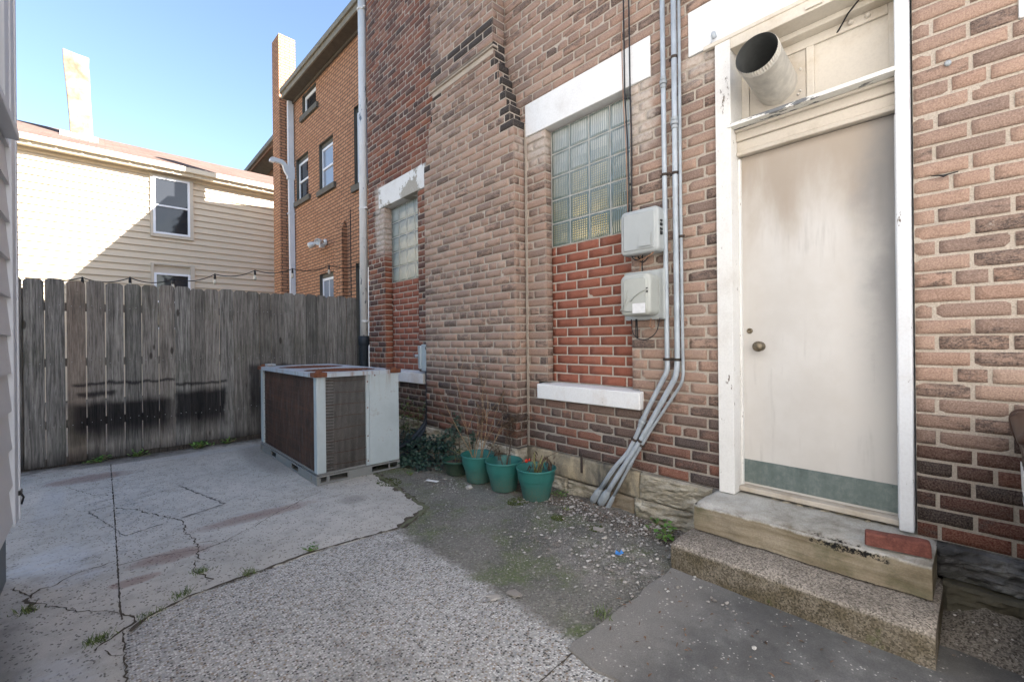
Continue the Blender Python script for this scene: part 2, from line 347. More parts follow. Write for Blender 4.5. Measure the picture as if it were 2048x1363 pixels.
def step_stone():
    m = Mat('worn_sandstone', .9, .15)
    x, y, z = m.xyz(m.obj())
    big = m.noise(m.obj(), 3.5, 6, .62, .4); stv = m.noise(m.sc(m.obj(), (3, 2.2, 30)), 1.0, 7, .65, .6); fine = m.noise(m.obj(), 140, 4); mid = m.noise(m.obj(), 17, 6, .7)
    f = m.ramp(m.ma('ADD', m.ma('MULTIPLY', big, .5), m.ma('MULTIPLY', stv, .5)), [(.36, (.15, .12, .075)), (.5, (.245, .205, .145)), (.64, (.33, .285, .215))])
    f = m.mix(m.step(m.noise(m.add(m.obj(), (4, 9, 1)), 4.0, 6, .6), .48, .66, 0, .65), f, (.085, .088, .045))
    t = m.ramp(m.ma('ADD', m.ma('MULTIPLY', big, .6), m.ma('MULTIPLY', mid, .4)), [(.36, (.24, .225, .19)), (.5, (.40, .385, .345)), (.64, (.50, .49, .455))])
    k = m.step(m.ma('ADD', z, m.ma('MULTIPLY', m.ma('SUBTRACT', mid, .5), .035)), .122, .137)
    c = m.mix(k, f, t)
    c = m.mix(m.step(fine, .3, .72, 0, .25), c, (.07, .062, .05))
    # a smear of black bitumen along the front edge, right of the middle
    e = m.ma('ADD', m.ma('ABSOLUTE', m.ma('SUBTRACT', m.ma('ADD', z, m.ma('MULTIPLY', m.ma('SUBTRACT', mid, .5), .06)), .118)), 0.0)
    yy = m.ma('ADD', y, m.ma('MULTIPLY', m.ma('SUBTRACT', mid, .5), .1))
    b = m.ma('MULTIPLY', m.step(e, .017, .010), m.ma('MULTIPLY', m.step(yy, -.36, -.33), m.step(yy, -.04, -.08)))
    b = m.ma('MULTIPLY', b, m.step(m.noise(m.obj(), 60, 4, .7), .42, .52))
    c = m.mix(m.ma('MULTIPLY', b, m.step(x, -.15, -.20)), c, (.012, .012, .012))
    return m.out(c, normal=m.bump(m.ma('ADD', m.ma('ADD', m.ma('MULTIPLY', stv, .8), m.ma('MULTIPLY', fine, .2)), m.ma('MULTIPLY', mid, .5)), .7, .009))
M['step_stone'] = step_stone()
M['found_stone'] = stone_mat('rough_foundation_stone', ((.17, .15, .11), (.40, .36, .28), (.62, .58, .50)), streak=(6, 3, 22), moss=.4, bd=.03)
M['found_shaded'] = stone_mat('shaded_foundation_stone', ((.025, .025, .026), (.085, .085, .085), (.26, .265, .265)), streak=(6, 2.5, 26), moss=.3, bd=.025)  # stone colour darkened for the shade beside the bin
M['parge'] = stone_mat('stained_cement_render', ((.055, .056, .054), (.25, .22, .165), (.48, .40, .275)), streak=(4, 8, 3.5), mossc=(.07, .05, .03), moss=.75, bump=.3, bd=.004)

def gritty(name, c0, c1, green=.3):
    m = Mat(name, .9, .15)
    x, y, z = m.xyz(m.obj())
    va = m.n("TexVoronoi", {"Vector": m.obj(), "Scale": 170.0}); rc = m.n("SeparateColor", {0: va.outputs[1]})
    c = m.mix(rc.outputs[0], c0, c1)
    big = m.noise(m.obj(), 4, 6, .65)
    c = m.mix(m.step(big, .4, .7, 0, .5), c, tuple(k * .6 for k in c0))
    gm = m.ma('MULTIPLY', m.step(m.ma('ADD', z, m.ma('MULTIPLY', big, .03)), .172, .150), m.step(m.noise(m.obj(), 7, 5, .6), .35, .60, .6, 1))
    c = m.mix(m.ma('MULTIPLY', gm, green), c, m.mix(rc.outputs[0], (.045, .038, .023), (.125, .102, .062)))
    c = m.mix(m.ma('MULTIPLY', m.ma('MULTIPLY', gm, green), m.step(m.noise(m.obj(), 9, 5, .65), .60, .68, 0, .7)), c, (.06, .075, .02))
    return m.out(c, normal=m.bump(m.ma('ADD', rc.outputs[1], big), .5, .004))
M['step_conc'] = gritty('gritty_step_concrete', (.11, .098, .082), (.42, .37, .315), .9)

M['dirt'] = plain('crack_dirt', (.075, .062, .048), .95, .4, 30, bump=.4)
M['moss'] = plain('green_moss', (.06, .075, .02), .95, .4, 60, bump=.8, bd=.01)
M['ground'] = plain('yard_dirt', (.16, .145, .125), .95, .3, 9, bump=.6, bd=.02)
M['soil'] = plain('potting_soil', (.07, .05, .042), .95, .35, 50, bump=.8, bd=.01)

def galv(name, c=(.40, .44, .475), rust=.2, metal=.12):
    m = Mat(name, .5, .4)
    n1 = m.noise(m.sc(m.obj(), (1, 1, .5)), 14, 6, .65); n2 = m.noise(m.obj(), 4, 5, .7)
    col = m.mix(m.step(n1, .3, .75), tuple(k * .8 for k in c), tuple(min(.9, k * 1.15) for k in c))
    col = m.mix(m.step(n2, .60, .78, 0, rust * 2.5), col, (.19, .09, .045))
    return m.out(col, normal=m.bump(n1, .15, .001), metal=metal)
M['galv'] = galv('galvanised_conduit')
M['galv_old'] = galv('weathered_conduit', (.34, .37, .39), .25, .1)
M['rust'] = plain('rust', (.14, .055, .03), .9, .45, 30, bump=.5, bd=.003)
M['old_iron'] = plain('brown_old_iron', (.05, .038, .032), .85, .35, 40, bump=.3)
M['grey_box'] = plain('grey_plastic', (.38, .40, .395), .42, .06, 5, spec=.45, bump=.04)
M['grey_box_warm'] = plain('warm_grey_plastic', (.40, .41, .375), .42, .06, 5, spec=.45, bump=.04)
M['black'] = plain('black_rubber', (.018, .018, .02), .5, .2, 30, bump=.1)
M['copper'] = plain('copper_coloured_cable', (.32, .17, .10), .5, .2, 30, bump=.1)
M['label'] = plain('white_sticker', (.66, .66, .66), .5, .15, 40, bump=0)

def ac_paint(name, c=(.44, .475, .47), rust=.5):
    m = Mat(name, .45, .4)
    n1 = m.noise(m.obj(), 2.6, 7, .7); n2 = m.noise(m.sc(m.obj(), (9, 9, 1)), 1.0, 6, .65); f = m.noise(m.obj(), 70, 4)
    col = m.mix(m.step(n1, .3, .75), tuple(k * .88 for k in c), tuple(k * 1.08 for k in c))
    col = m.mix(m.step(n2, .55, .85, 0, .3), col, (.25, .25, .23))
    col = m.mix(m.step(m.ma('ADD', n1, m.ma('MULTIPLY', f, .25)), .72, .86, 0, rust), col, (.17, .085, .05))
    x, y, z = m.xyz(m.obj())
    sk = m.ma('MULTIPLY', m.step(m.noise(m.sc(m.obj(), (40, 40, 1.5)), 1.0, 4, .6), .5, .68), m.step(m.ma('ADD', z, m.ma('MULTIPLY', n1, .35)), .92, 1.12))
    col = m.mix(m.ma('MULTIPLY', sk, rust), col, (.20, .10, .05))
    return m.out(col, normal=m.bump(f, .08, .001))
M['ac_paint'] = ac_paint('condenser_paint', (.40, .455, .475))
M['ac_top'] = ac_paint('condenser_lid_paint', (.42, .47, .52), .7)
M['ac_base'] = ac_paint('condenser_skid_paint', (.20, .205, .20), .6)

def coil_mat(name, rusty):
    m = Mat(name, .8, .25)
    x, y, z = m.xyz(m.obj())
    fin = m.n("TexWave", {"Vector": m.vec(m.ma('ADD', x, y), 0.0, 0.0), "Scale": 34.0}, wave_type='BANDS', bands_direction='X').outputs[1]
    n1 = m.noise(m.sc(m.obj(), (6, 6, 3)), 1.0, 7, .68); n2 = m.noise(m.sc(m.obj(), (30, 30, 9)), 1.0, 5, .6); row = m.noise(m.sc(m.obj(), (.6, .6, 13)), 1.0, 3)
    k = m.step(m.ma('ADD', m.ma('MULTIPLY', n1, .7), m.ma('MULTIPLY', n2, .35)), .38, .72)
    if rusty:
        c = m.mix(k, (.050, .037, .033), (.155, .085, .060))
        c = m.mix(m.step(row, .55, .68, 0, .7), c, (.17, .075, .043))
        c = m.mix(m.step(m.noise(m.sc(m.obj(), (30, 30, 4)), 1.0, 5), .5, .7, 0, .6), c, (.16, .145, .135))
    else:
        c = m.mix(k, (.05, .046, .043), (.15, .13, .12))
        c = m.mix(m.step(m.noise(m.add(m.obj(), (2, 0, 5)), 6, 6, .7), .66, .72, 0, .7), c, (.42, .42, .41))
    c = m.mix(m.ma('MULTIPLY', fin, .45), c, (.012, .01, .01))
    return m.out(c, normal=m.bump(m.ma('ADD', fin, m.ma('MULTIPLY', n2, .5)), .6, .004))
M['coil_rust'] = coil_mat('rusted_coil_fins', True)
M['coil'] = coil_mat('dirty_coil_fins', False)
M['rust_wire'] = plain('rusty_wire', (.09, .05, .034), .8, .4, 40, bump=0)
M['wire'] = plain('grey_guard_wire', (.24, .235, .225), .5, .3, 30, bump=0)

def siding(name, c, dirt=.2):
    m = Mat(name, .55, .3)
    n1 = m.noise(m.obj(), 1.6, 6, .65); n2 = m.noise(m.sc(m.obj(), (14, 14, 1.5)), 1.0, 5); gr = m.noise(m.sc(m.obj(), (4, 4, 70)), 1.0, 4)
    col = m.mix(m.step(n1, .35, .75, 0, dirt), c, tuple(k * .72 for k in c))
    col = m.mix(m.step(n2, .58, .85, 0, dirt), col, (.33, .26, .18))
    return m.out(col, normal=m.bump(gr, .15, .002))
M['siding_tan'] = siding('tan_clapboard', (.58, .49, .365))
M['trim_tan'] = siding('tan_trim', (.52, .455, .36))
M['siding_grey'] = siding('pale_grey_siding', (.60, .605, .625), .08)
M['trim_white'] = siding('white_corner_trim', (.58, .61, .66), .15)
M['gutter'] = siding('cream_gutter', (.66, .58, .45))
M['found_grey'] = plain('blue_grey_foundation_paint', (.15, .175, .20), .8, .15, 5, bump=.3)
M['white_vinyl'] = plain('white_vinyl', (.72, .73, .75), .4, .05, 5, bump=0)
M['white_spout'] = plain('white_downspout', (.66, .68, .70), .45, .08, 5, bump=.05)

def shingle():
    m = Mat('brown_roof_shingle', .95, .1)
    x, y, z = m.xyz(m.obj())
    t = m.n("TexBrick", {"Vector": m.vec(x, m.ma('MULTIPLY', y, 1.1), 0.0), "Color1": (.085, .058, .048, 1), "Color2": (.135, .098, .082, 1), "Mortar": (.07, .05, .045, 1), "Scale": 1.0,
                         "Mortar Size": .006, "Brick Width": .3, "Row Height": .14})
    n = m.noise(m.obj(), 60, 4)
    return m.out(m.mix(m.step(n, .3, .7, 0, .4), t.outputs[0], (.09, .06, .055)), normal=m.bump(m.ma('SUBTRACT', n, t.outputs[1]), .5, .01))
M['shingle'] = shingle()
M['stucco'] = stone_mat('pale_parged_chimney', ((.13, .09, .062), (.205, .16, .12), (.26, .225, .18)), streak=(3, 3, 4), moss=.0, bump=.4, bd=.02)
M['orange_brick'] = tex_brick('orange_brown_brick', (.56, .295, .17), (.46, .23, .13), (.12, .085, .062), bw=.2, rh=.066, ms=.010, dark=.25)
M['orange_plain'] = tex_brick('tan_back_brick', (.34, .20, .12), (.28, .15, .09), (.2, .13, .09), dark=.2)
M['dark_trim'] = plain('dark_olive_trim', (.10, .095, .08), .7, .2, 8, bump=.1)
M['soffit'] = plain('dark_soffit', (.085, .072, .058), .8, .25, 10, bump=.1)
M['fascia'] = plain('weathered_fascia', (.20, .18, .14), .8, .3, 9, bump=.2)
M['stone_sill'] = plain('grey_stone_sill', (.12, .108, .088), .85, .25, 14, bump=.3)

def glass(name, c=(.02, .022, .026), rough=.05):
    m = Mat(name, rough, .5)
    n = m.noise(m.obj(), 2.0, 2)
    return m.out(c, normal=m.bump(n, .25, .02))
M['pane'] = glass('dark_window_pane')
M['pane_curtain'] = glass('curtained_pane', (.22, .25, .30))

def glass_block():
    m = Mat('ribbed_glass_block', .10, .5); m.b.inputs['IOR'].default_value = 1.75
    r, g, b, a = m.attr("bc")
    x, y, z = m.xyz(m.obj())
    rib = m.n("TexWave", {"Vector": m.vec(y, 0.0, 0.0), "Scale": 17.0}, wave_type='BANDS', bands_direction='X').outputs[1]
    rz = m.n("TexWave", {"Vector": m.vec(z, 0.0, 0.0), "Scale": 17.0}, wave_type='BANDS', bands_direction='X').outputs[1]
    n1 = m.noise(m.obj(), 3.0, 5, .6); n2 = m.noise(m.obj(), 45, 4)
    pale = m.mix(n1, (.22, .24, .215), (.38, .395, .355))
    dark = m.mix(n1, (.045, .06, .038), (.12, .14, .09))
    # b: how much of the room behind shows (dark, with a yellow carton seen through crossed flutes)
    c = m.mix(b, pale, dark)
    dots = m.ma('MULTIPLY', m.step(rib, .4, .7), m.step(rz, .4, .7))
    edge = g
    c = m.mix(m.ma('MULTIPLY', dots, m.ma('MULTIPLY', edge, .95)), c, (.72, .54, .17))
    c = m.mix(m.step(rib, .5, .1, 0, .55), c, (.06, .09, .075))
    c = m.mix(m.step(n2, .5, .8, 0, .15), c, (.4, .4, .37))
    c = m.mix(m.ma('MULTIPLY', r, .6), c, (.06, .095, .08))
    return m.out(c, normal=m.bump(rib, .35, .006))
M['glass_block'] = glass_block()
M['grout'] = plain('grey_grout', (.40, .39, .36), .9, .2, 30, bump=.2)
M['pot'] = plain('green_plastic', (.010, .135, .105), .38, .18, 6, spec=.45, bump=.05)
def pot_mat(name, c):
    m = Mat(name, .42, .45)
    x, y, z = m.xyz(m.obj())
    n1 = m.noise(m.obj(), 6, 5, .6); f = m.noise(m.obj(), 190, 4, .7)
    col = m.mix(n1, tuple(k * .8 for k in c), tuple(k * 1.2 for k in c))
    sp = m.ma('MULTIPLY', m.step(f, .42, .58), m.step(m.ma('ADD', z, m.ma('MULTIPLY', n1, .14)), .24, .06))
    col = m.mix(m.ma('MULTIPLY', sp, .75), col, (.13, .115, .08))
    return m.out(col, rough=m.step(z, .02, .2, .8, .5))
M['pot'] = pot_mat('green_pot_plastic', (.024, .140, .122))
M['pot_dark'] = pot_mat('dark_green_pot_plastic', (.008, .055, .036))
def leafm(name, a, b):
    m = Mat(name, .45, .4)
    r, g, bb, al = m.attr("bc")
    m.b.inputs["Subsurface Weight"].default_value = 0.0
    return m.out(m.mix(r, a, b))
M['ivy'] = leafm('ivy_leaf', (.010, .028, .022), (.035, .075, .045))
M['leaf'] = leafm('bright_leaf', (.05, .13, .02), (.12, .24, .05))
M['grass'] = leafm('grass_blade', (.05, .085, .02), (.13, .17, .05))
M['dry'] = leafm('dry_stem', (.17, .10, .05), (.38, .25, .13))
M['dead'] = leafm('dead_foliage', (.05, .032, .02), (.14, .09, .055))
M['stemgreen'] = leafm('yellow_green_stem', (.16, .17, .05), (.30, .30, .11))
M['red'] = plain('red_bud', (.5, .04, .02), .5, .2, 30, bump=0)
M['chips'] = leafm('pale_stone_chips', (.13, .11, .09), (.50, .475, .44))
M['litter'] = leafm('brown_litter', (.06, .035, .02), (.20, .11, .06))
M['loose_brick'] = plain('loose_red_brick', (.155, .058, .045), .92, .5, 22, bump=.9, bd=.008)
M['bin'] = plain('brown_bin_plastic', (.050, .028, .020), .5, .2, 7, bump=.1)
M['cast_iron'] = plain('black_cast_iron', (.022, .028, .036), .6, .3, 30, bump=.2)
M['pipe_paint'] = peel('peeling_white_downpipe', paint=(.66, .65, .63), under=(.19, .225, .26), amt=.585, scale=6, stretch=(1, 1, .3), dirt=.3)
M['duct'] = galv('painted_duct', (.60, .57, .51), .12, .0)
M['duct_in'] = plain('dark_duct_inside', (.045, .047, .045), .7, .25, 9, bump=.1)
M['brass'] = plain('tarnished_brass', (.16, .13, .09), .4, .3, 30, metal=.6, bump=.1)
M['lamp_white'] = plain('white_lamp_housing', (.62, .62, .60), .5, .15, 20, bump=.1)
M['blue'] = plain('blue_wrapper', (.05, .20, .5), .4, .2, 40, bump=0)
M['bulb'] = glass('clear_bulb', (.5, .47, .4), .1)

# ------------------------------------------------------------------ mesh builder
class MB:
    def __init__(s): s.v = []; s.f = []; s.mi = []; s.at = []; s.sm = []
    def vert(s, p): s.v.append(Vector(p)); return len(s.v) - 1
    def face(s, idx, mi=0, at=(.5, .5, .5, .5), sm=False):
        s.f.append(tuple(idx)); s.mi.append(mi); s.at.append(at); s.sm.append(sm)
    def poly(s, pts, mi=0, at=(.5, .5, .5, .5), sm=False): s.face([s.vert(p) for p in pts], mi, at, sm)
    def box(s, a, b, mi=0, at=(.5, .5, .5, .5), mtx=None):
        x0, y0, z0 = a; x1, y1, z1 = b
        P = [(x0, y0, z0), (x1, y0, z0), (x1, y1, z0), (x0, y1, z0), (x0, y0, z1), (x1, y0, z1), (x1, y1, z1), (x0, y1, z1)]
        i = [s.vert(mtx @ Vector(p) if mtx else p) for p in P]
        for q in ((0, 3, 2, 1), (4, 5, 6, 7), (0, 1, 5, 4), (1, 2, 6, 5), (2, 3, 7, 6), (3, 0, 4, 7)):
            s.face([i[k] for k in q], mi, at)
    def prism(s, pts, ext, mi=0, at=(.5, .5, .5, .5)):
        """closed outline pts, extruded by vector ext"""
        n = len(pts); e = Vector(ext)
        a = [s.vert(p) for p in pts]; b = [s.vert(Vector(p) + e) for p in pts]
        s.face(a[::-1], mi, at); s.face(b, mi, at)
        for i in range(n): s.face((a[i], a[(i + 1) % n], b[(i + 1) % n], b[i]), mi, at)
    def tube(s, pts, r, seg=10, mi=0, at=(.5, .5, .5, .5), cap=True):
        pts = [Vector(p) for p in pts]; n = len(pts)
        rr = r if isinstance(r, (list, tuple)) else [r] * n
        rings = []; up = None
        for i, p in enumerate(pts):
            d = (pts[min(i + 1, n - 1)] - pts[max(i - 1, 0)])
            if d.length < 1e-9: d = Vector((0, 0, 1))
            d.normalize()
            if up is None:
                up = Vector((0, 0, 1)) if abs(d.z) < .9 else Vector((1, 0, 0))
            u = d.cross(up)
            if u.length < 1e-6: u = d.cross(Vector((0, 1, 0)))
            u.normalize(); w = u.cross(d).normalized(); up = w
            rings.append([s.vert(p + (u * math.cos(2 * math.pi * k / seg) + w * math.sin(2 * math.pi * k / seg)) * rr[i]) for k in range(seg)])
        for i in range(n - 1):
            for k in range(seg):
                s.face((rings[i][k], rings[i][(k + 1) % seg], rings[i + 1][(k + 1) % seg], rings[i + 1][k]), mi, at, True)
        if cap:
            s.face(rings[0][::-1], mi, at); s.face(rings[-1], mi, at)
    def lathe(s, prof, c, seg=32, mi=0, at=(.5, .5, .5, .5), mtx=None, cap=(False, False), sm=True):
        c = Vector(c); rings = []
        for (r, z) in prof:
            ring = []
            for k in range(seg):
                p = Vector((r * math.cos(2 * math.pi * k / seg), r * math.sin(2 * math.pi * k / seg), z))
                if mtx: p = mtx @ p
                ring.append(s.vert(c + p))
            rings.append(ring)
        for i in range(len(prof) - 1):
            for k in range(seg):
                s.face((rings[i][k], rings[i][(k + 1) % seg], rings[i + 1][(k + 1) % seg], rings[i + 1][k]), mi, at, sm)
        if cap[0]: s.face(rings[0][::-1], mi, at)
        if cap[1]: s.face(rings[-1], mi, at)
    def blob(s, c, r, mi=0, at=(.5, .5, .5, .5), seed=None, flat=(1, 1, 1)):
        """small irregular stone"""
        c = Vector(c); q = rnd if seed is None else random.Random(seed)
        top = s.vert(c + Vector((0, 0, r * flat[2] * q.uniform(.7, 1)))); bot = s.vert(c - Vector((0, 0, r * flat[2] * .6)))
        n = 6; a0 = q.uniform(0, 6)
        ring = [s.vert(c + Vector((math.cos(a0 + k * 2 * math.pi / n) * r * flat[0] * q.uniform(.7, 1.15), math.sin(a0 + k * 2 * math.pi / n) * r * flat[1] * q.uniform(.7, 1.15), r * flat[2] * q.uniform(-.25, .35)))) for k in range(n)]
        for k in range(n):
            s.face((ring[k], ring[(k + 1) % n], top), mi, at); s.face((ring[(k + 1) % n], ring[k], bot), mi, at)
    def leaf(s, p, d, nrm, L, W, mi=0, at=(.5, .5, .5, .5), lobes=False):
        p = Vector(p); d = Vector(d).normalized(); sd = d.cross(Vector(nrm))
        if sd.length < 1e-5: sd = d.orthogonal()
        sd.normalize(); up = sd.cross(d)
        if lobes: pr = [(0, .12), (.18, .9), (.38, .55), (.55, .75), (1, 0)]
        else: pr = [(0, .08), (.3, .9), (.6, .75), (1, 0)]
        l = [p + d * (t * L) + sd * (w * W * .5) + up * (.12 * L * math.sin(t * 3)) for t, w in pr]
        r2 = [p + d * (t * L) - sd * (w * W * .5) + up * (.12 * L * math.sin(t * 3)) for t, w in pr[:-1]]
        s.poly(l + r2[::-1], mi, at)
    def build(s, name, mats, parent=None, bevel=0.0, seg=2, local=False, loc=None, smooth=False):
        base = Vector((0, 0, 0)) if local else (WL.get(parent.name, Vector()) if parent else Vector(loc or (0, 0, 0)))
        me = bpy.data.meshes.new(name)
        me.from_pydata([tuple(p - base) for p in s.v], [], s.f)
        for m in (mats if isinstance(mats, (list, tuple)) else [mats]): me.materials.append(m)
        me.polygons.foreach_set("material_index", s.mi)
        me.polygons.foreach_set("use_smooth", [True] * len(s.f) if smooth else s.sm)
        ca = me.color_attributes.new("bc", 'FLOAT_COLOR', 'CORNER')
        buf = []
        for f, a in zip(s.f, s.at): buf.extend(a * len(f))
        ca.data.foreach_set("color", buf)
        me.update()
        o = bpy.data.objects.new(name, me); COL.objects.link(o)
        if parent: o.parent = parent
        else: o.location = base
        WL[o.name] = Vector(base)
        if bevel:
            b = o.modifiers.new("bevel", 'BEVEL'); b.width = bevel; b.segments = seg; b.limit_method = 'ANGLE'; b.angle_limit = R(35)
            b.harden_normals = False
        return o
WL = {}

def tag(o, label=None, cat=None, group=None, kind=None):
    if label: o["label"] = label
    if cat: o["category"] = cat
    if group: o["group"] = group
    if kind: o["kind"] = kind
    return o
def thing(name, label, cat, loc=(0, 0, 0), rz=0.0, group=None):
    o = bpy.data.objects.new(name, None); COL.objects.link(o); o.empty_display_size = .1
    o.location = loc; o.rotation_euler = (0, 0, rz); WL[o.name] = Vector(loc)
    return tag(o, label, cat, group)
def part(name, parent):
    o = bpy.data.objects.new(name, None); COL.objects.link(o); o.parent = parent; WL[o.name] = Vector(WL[parent.name]); o.empty_display_size = .1
    return o
def bx(name, a, b, mat, parent, bevel=.003, local=False):
    m = MB(); m.box(a, b); return m.build(name, mat, parent, bevel, local=local)

def sm(a, b, x):
    t = max(0.0, min(1.0, (x - a) / (b - a))); return t * t * (3 - 2 * t)

# ------------------------------------------------------------------ brickwork (real bricks, raked joints)
def brickwork(mb, place, u0, u1, v0, v1, holes=(), course=.0705, L=.226, joint=.0112, bmi=0, mmi=1, proud=.0048,
              wf=None, header_every=6, nu=6, nv=2, rough=1.0, seed=1, phase=0.0, depth=.012, pick=None, mortar_holes=None):
    q = random.Random(seed)
    nrow = int(round((v1 - v0) / course))
    for i in range(nrow):
        a, b = v0 + i * course, v0 + (i + 1) * course
        vm = (a + b) / 2
        ivs = [(u0, u1)]
        for (ha, hb, hc, hd) in holes:
            if hc < vm < hd:
                nw = []
                for (p, r) in ivs:
                    if hb <= p or ha >= r: nw.append((p, r))
                    else:
                        if ha > p: nw.append((p, ha))
                        if hb < r: nw.append((hb, r))
                ivs = nw
        hdr = header_every and (i % header_every == header_every - 2)
        Lr = L * .5 if hdr else L
        offs = phase + (0.25 * L if hdr else (0.5 * L if i % 2 else 0.0))
        for (p, r) in ivs:
            # mortar strip
            n = max(1, int((r - p) / .25)); lo = [mb.vert(place(p + (r - p) * k / n, a, 0)) for k in range(n + 1)]
            hi = [mb.vert(place(p + (r - p) * k / n, b, 0)) for k in range(n + 1)]
            for k in range(n): mb.face((lo[k], lo[k + 1], hi[k + 1], hi[k]), mmi)
            k0 = math.floor((p - u0 - offs) / Lr)
            e = [p]
            x = u0 + offs + (k0 + 1) * Lr
            while x < r - .03:
                if x > p + .03: e.append(x + q.uniform(-.007, .007))
                x += Lr
            e.append(r)
            for k in range(len(e) - 1):
                x0 = e[k] + (0.0 if k == 0 else joint / 2); x1 = e[k + 1] - (0.0 if k == len(e) - 2 else joint / 2)
                if x1 - x0 < .02: continue
                one_brick(mb, place, x0 + q.uniform(0, .002), x1 - q.uniform(0, .002), a + joint / 2 + q.uniform(-.0015, .0015), b - joint / 2 + q.uniform(-.0015, .0015),
                          proud + q.uniform(-.002, .002) * rough, q, bmi, wf, nu, nv, rough, depth, pick)

def one_brick(mb, place, x0, x1, z0, z1, d, q, bmi, wf, nu, nv, rough, depth, pick=None):
    xm, zm = (x0 + x1) / 2, (z0 + z1) / 2
    r = q.random(); g = q.random(); w = wf(xm, zm, q) if wf else 0.5
    if pick: bmi, r, g, w = pick(xm, zm, q, bmi, r, g, w)
    at = (r, g, w, q.random())
    nu_ = max(2, min(nu, int((x1 - x0) / .035) + 1))
    grid = []
    tilt = q.uniform(-.0012, .0012) * rough
    s0 = q.uniform(0, 50)
    chip = q.choice([(0, 0), (0, 1), (1, 0), (1, 1)]) if q.random() < .07 * rough else None; cs_ = q.uniform(.006, .014)
    for j in range(nv + 1):
        row = []
        for i in range(nu_ + 1):
            fu, fv = i / nu_, j / nv
            x = x0 + (x1 - x0) * fu; z = z0 + (z1 - z0) * fv
            nn = mnoise.noise(Vector((x * 14 + s0, z * 20, s0)))
            dd = d + nn * .0018 * rough + tilt * (fv - .5) * 2
            eu = (i in (0, nu_)); ev = (j in (0, nv))
            if eu: x += (1 if i == 0 else -1) * (.0004 + abs(nn) * .0022 * rough)
            if ev: z += (1 if j == 0 else -1) * (.0002 + abs(mnoise.noise(Vector((x * 34, s0, z * 9)))) * .0022 * rough)
            if eu or ev: dd -= .0012 + (.0015 * rough if eu and ev else 0)
            if chip and (fu == chip[0]) and (fv == chip[1]):
                x += cs_ * (1 if fu == 0 else -1) * 1.4; z += cs_ * .6 * (1 if fv == 0 else -1); dd -= .003
            row.append(mb.vert(place(x, z, dd)))
        grid.append(row)
    for j in range(nv):
        for i in range(nu_):
            mb.face((grid[j][i], grid[j][i + 1], grid[j + 1][i + 1], grid[j + 1][i]), bmi, at, True)
    loop = [(0, i) for i in range(nu_ + 1)] + [(j, nu_) for j in range(1, nv + 1)] + [(nv, i) for i in range(nu_ - 1, -1, -1)] + [(j, 0) for j in range(nv - 1, 0, -1)]
    back = []
    for (j, i) in loop:
        back.append(mb.vert(place(x0 + (x1 - x0) * i / nu_, z0 + (z1 - z0) * j / nv, -.004)))
    n = len(loop)
    for k in range(n):
        a = loop[k]; b = loop[(k + 1) % n]
        mb.face((grid[b[0]][b[1]], grid[a[0]][a[1]], back[k], back[(k + 1) % n]), bmi, at, False)

# ================================================================== GROUND (setting)
def sheet(name, poly, z, mats, thick=.03, jit=.0, extra=None):
    """slab with an irregular edge"""
    m = MB(); pts = []
    q = random.Random(len(poly) * 13 + int(z * 1000))
    for i, p in enumerate(poly):
        a = Vector((p[0], p[1], 0)); b = Vector((*poly[(i + 1) % len(poly)], 0)); n = max(1, int((b - a).length / .08)) if jit else 1
        for k in range(n):
            c = a.lerp(b, k / n)
            pts.append((c.x + q.uniform(-jit, jit), c.y + q.uniform(-jit, jit), z))
    m.poly(pts[:]); n = len(pts)
    for i in range(n):
        a, b = pts[i], pts[(i + 1) % n]
        m.poly([a, b, (b[0], b[1], z - thick), (a[0], a[1], z - thick)][::-1])
    if extra: extra(m)
    o = m.build(name, mats); tag(o, kind='structure'); return o

def ribbon(m, pts, w, z, mi, jit=.004, seed=3, step=.02):
    """thin ragged strip lying on a slab: a crack or a joint filled with dirt"""
    q = random.Random(seed); P = []
    for i in range(len(pts) - 1):
        a = Vector((*pts[i], 0)); b = Vector((*pts[i + 1], 0)); n = max(1, int((b - a).length / step))
        for k in range(n): P.append(a.lerp(b, k / n))
    P.append(Vector((*pts[-1], 0)))
    L, Rr = [], []
    for i, p in enumerate(P):
        d = P[min(i + 1, len(P) - 1)] - P[max(i - 1, 0)]
        if d.length == 0: d = Vector((1, 0, 0))
        d.normalize(); s = Vector((-d.y, d.x, 0)); j = q.uniform(-jit, jit)
        ww = w * q.uniform(.2, 1.15) * .34
        L.append(m.vert((*(p + s * (ww + j)).xy, z))); Rr.append(m.vert((*(p + s * (j - ww)).xy, z)))
    for i in range(len(P) - 1): m.face((Rr[i], Rr[i + 1], L[i + 1], L[i]), mi)

g = MB(); g.poly([(-70, -70, -.035), (70, -70, -.035), (70, 90, -.035), (-70, 90, -.035)])
tag(g.build('ground', M['ground']), kind='structure')

sheet('aggregate_paving', [(.03, -3.5), (2.45, -3.5), (2.45, 4.4), (1.25, 4.4), (1.25, 2.85), (.03, 2.85)], 0.0, [M['aggregate'], M['dirt']], .03,
      extra=lambda m: (ribbon(m, [(1.00, 1.085), (1.317, 1.103), (1.40, 1.11)], .012, .002, 1, .002, 5), ribbon(m, [(.55, 1.55), (.72, 1.42), (.86, 1.38)], .006, .002, 1, .005, 6)))

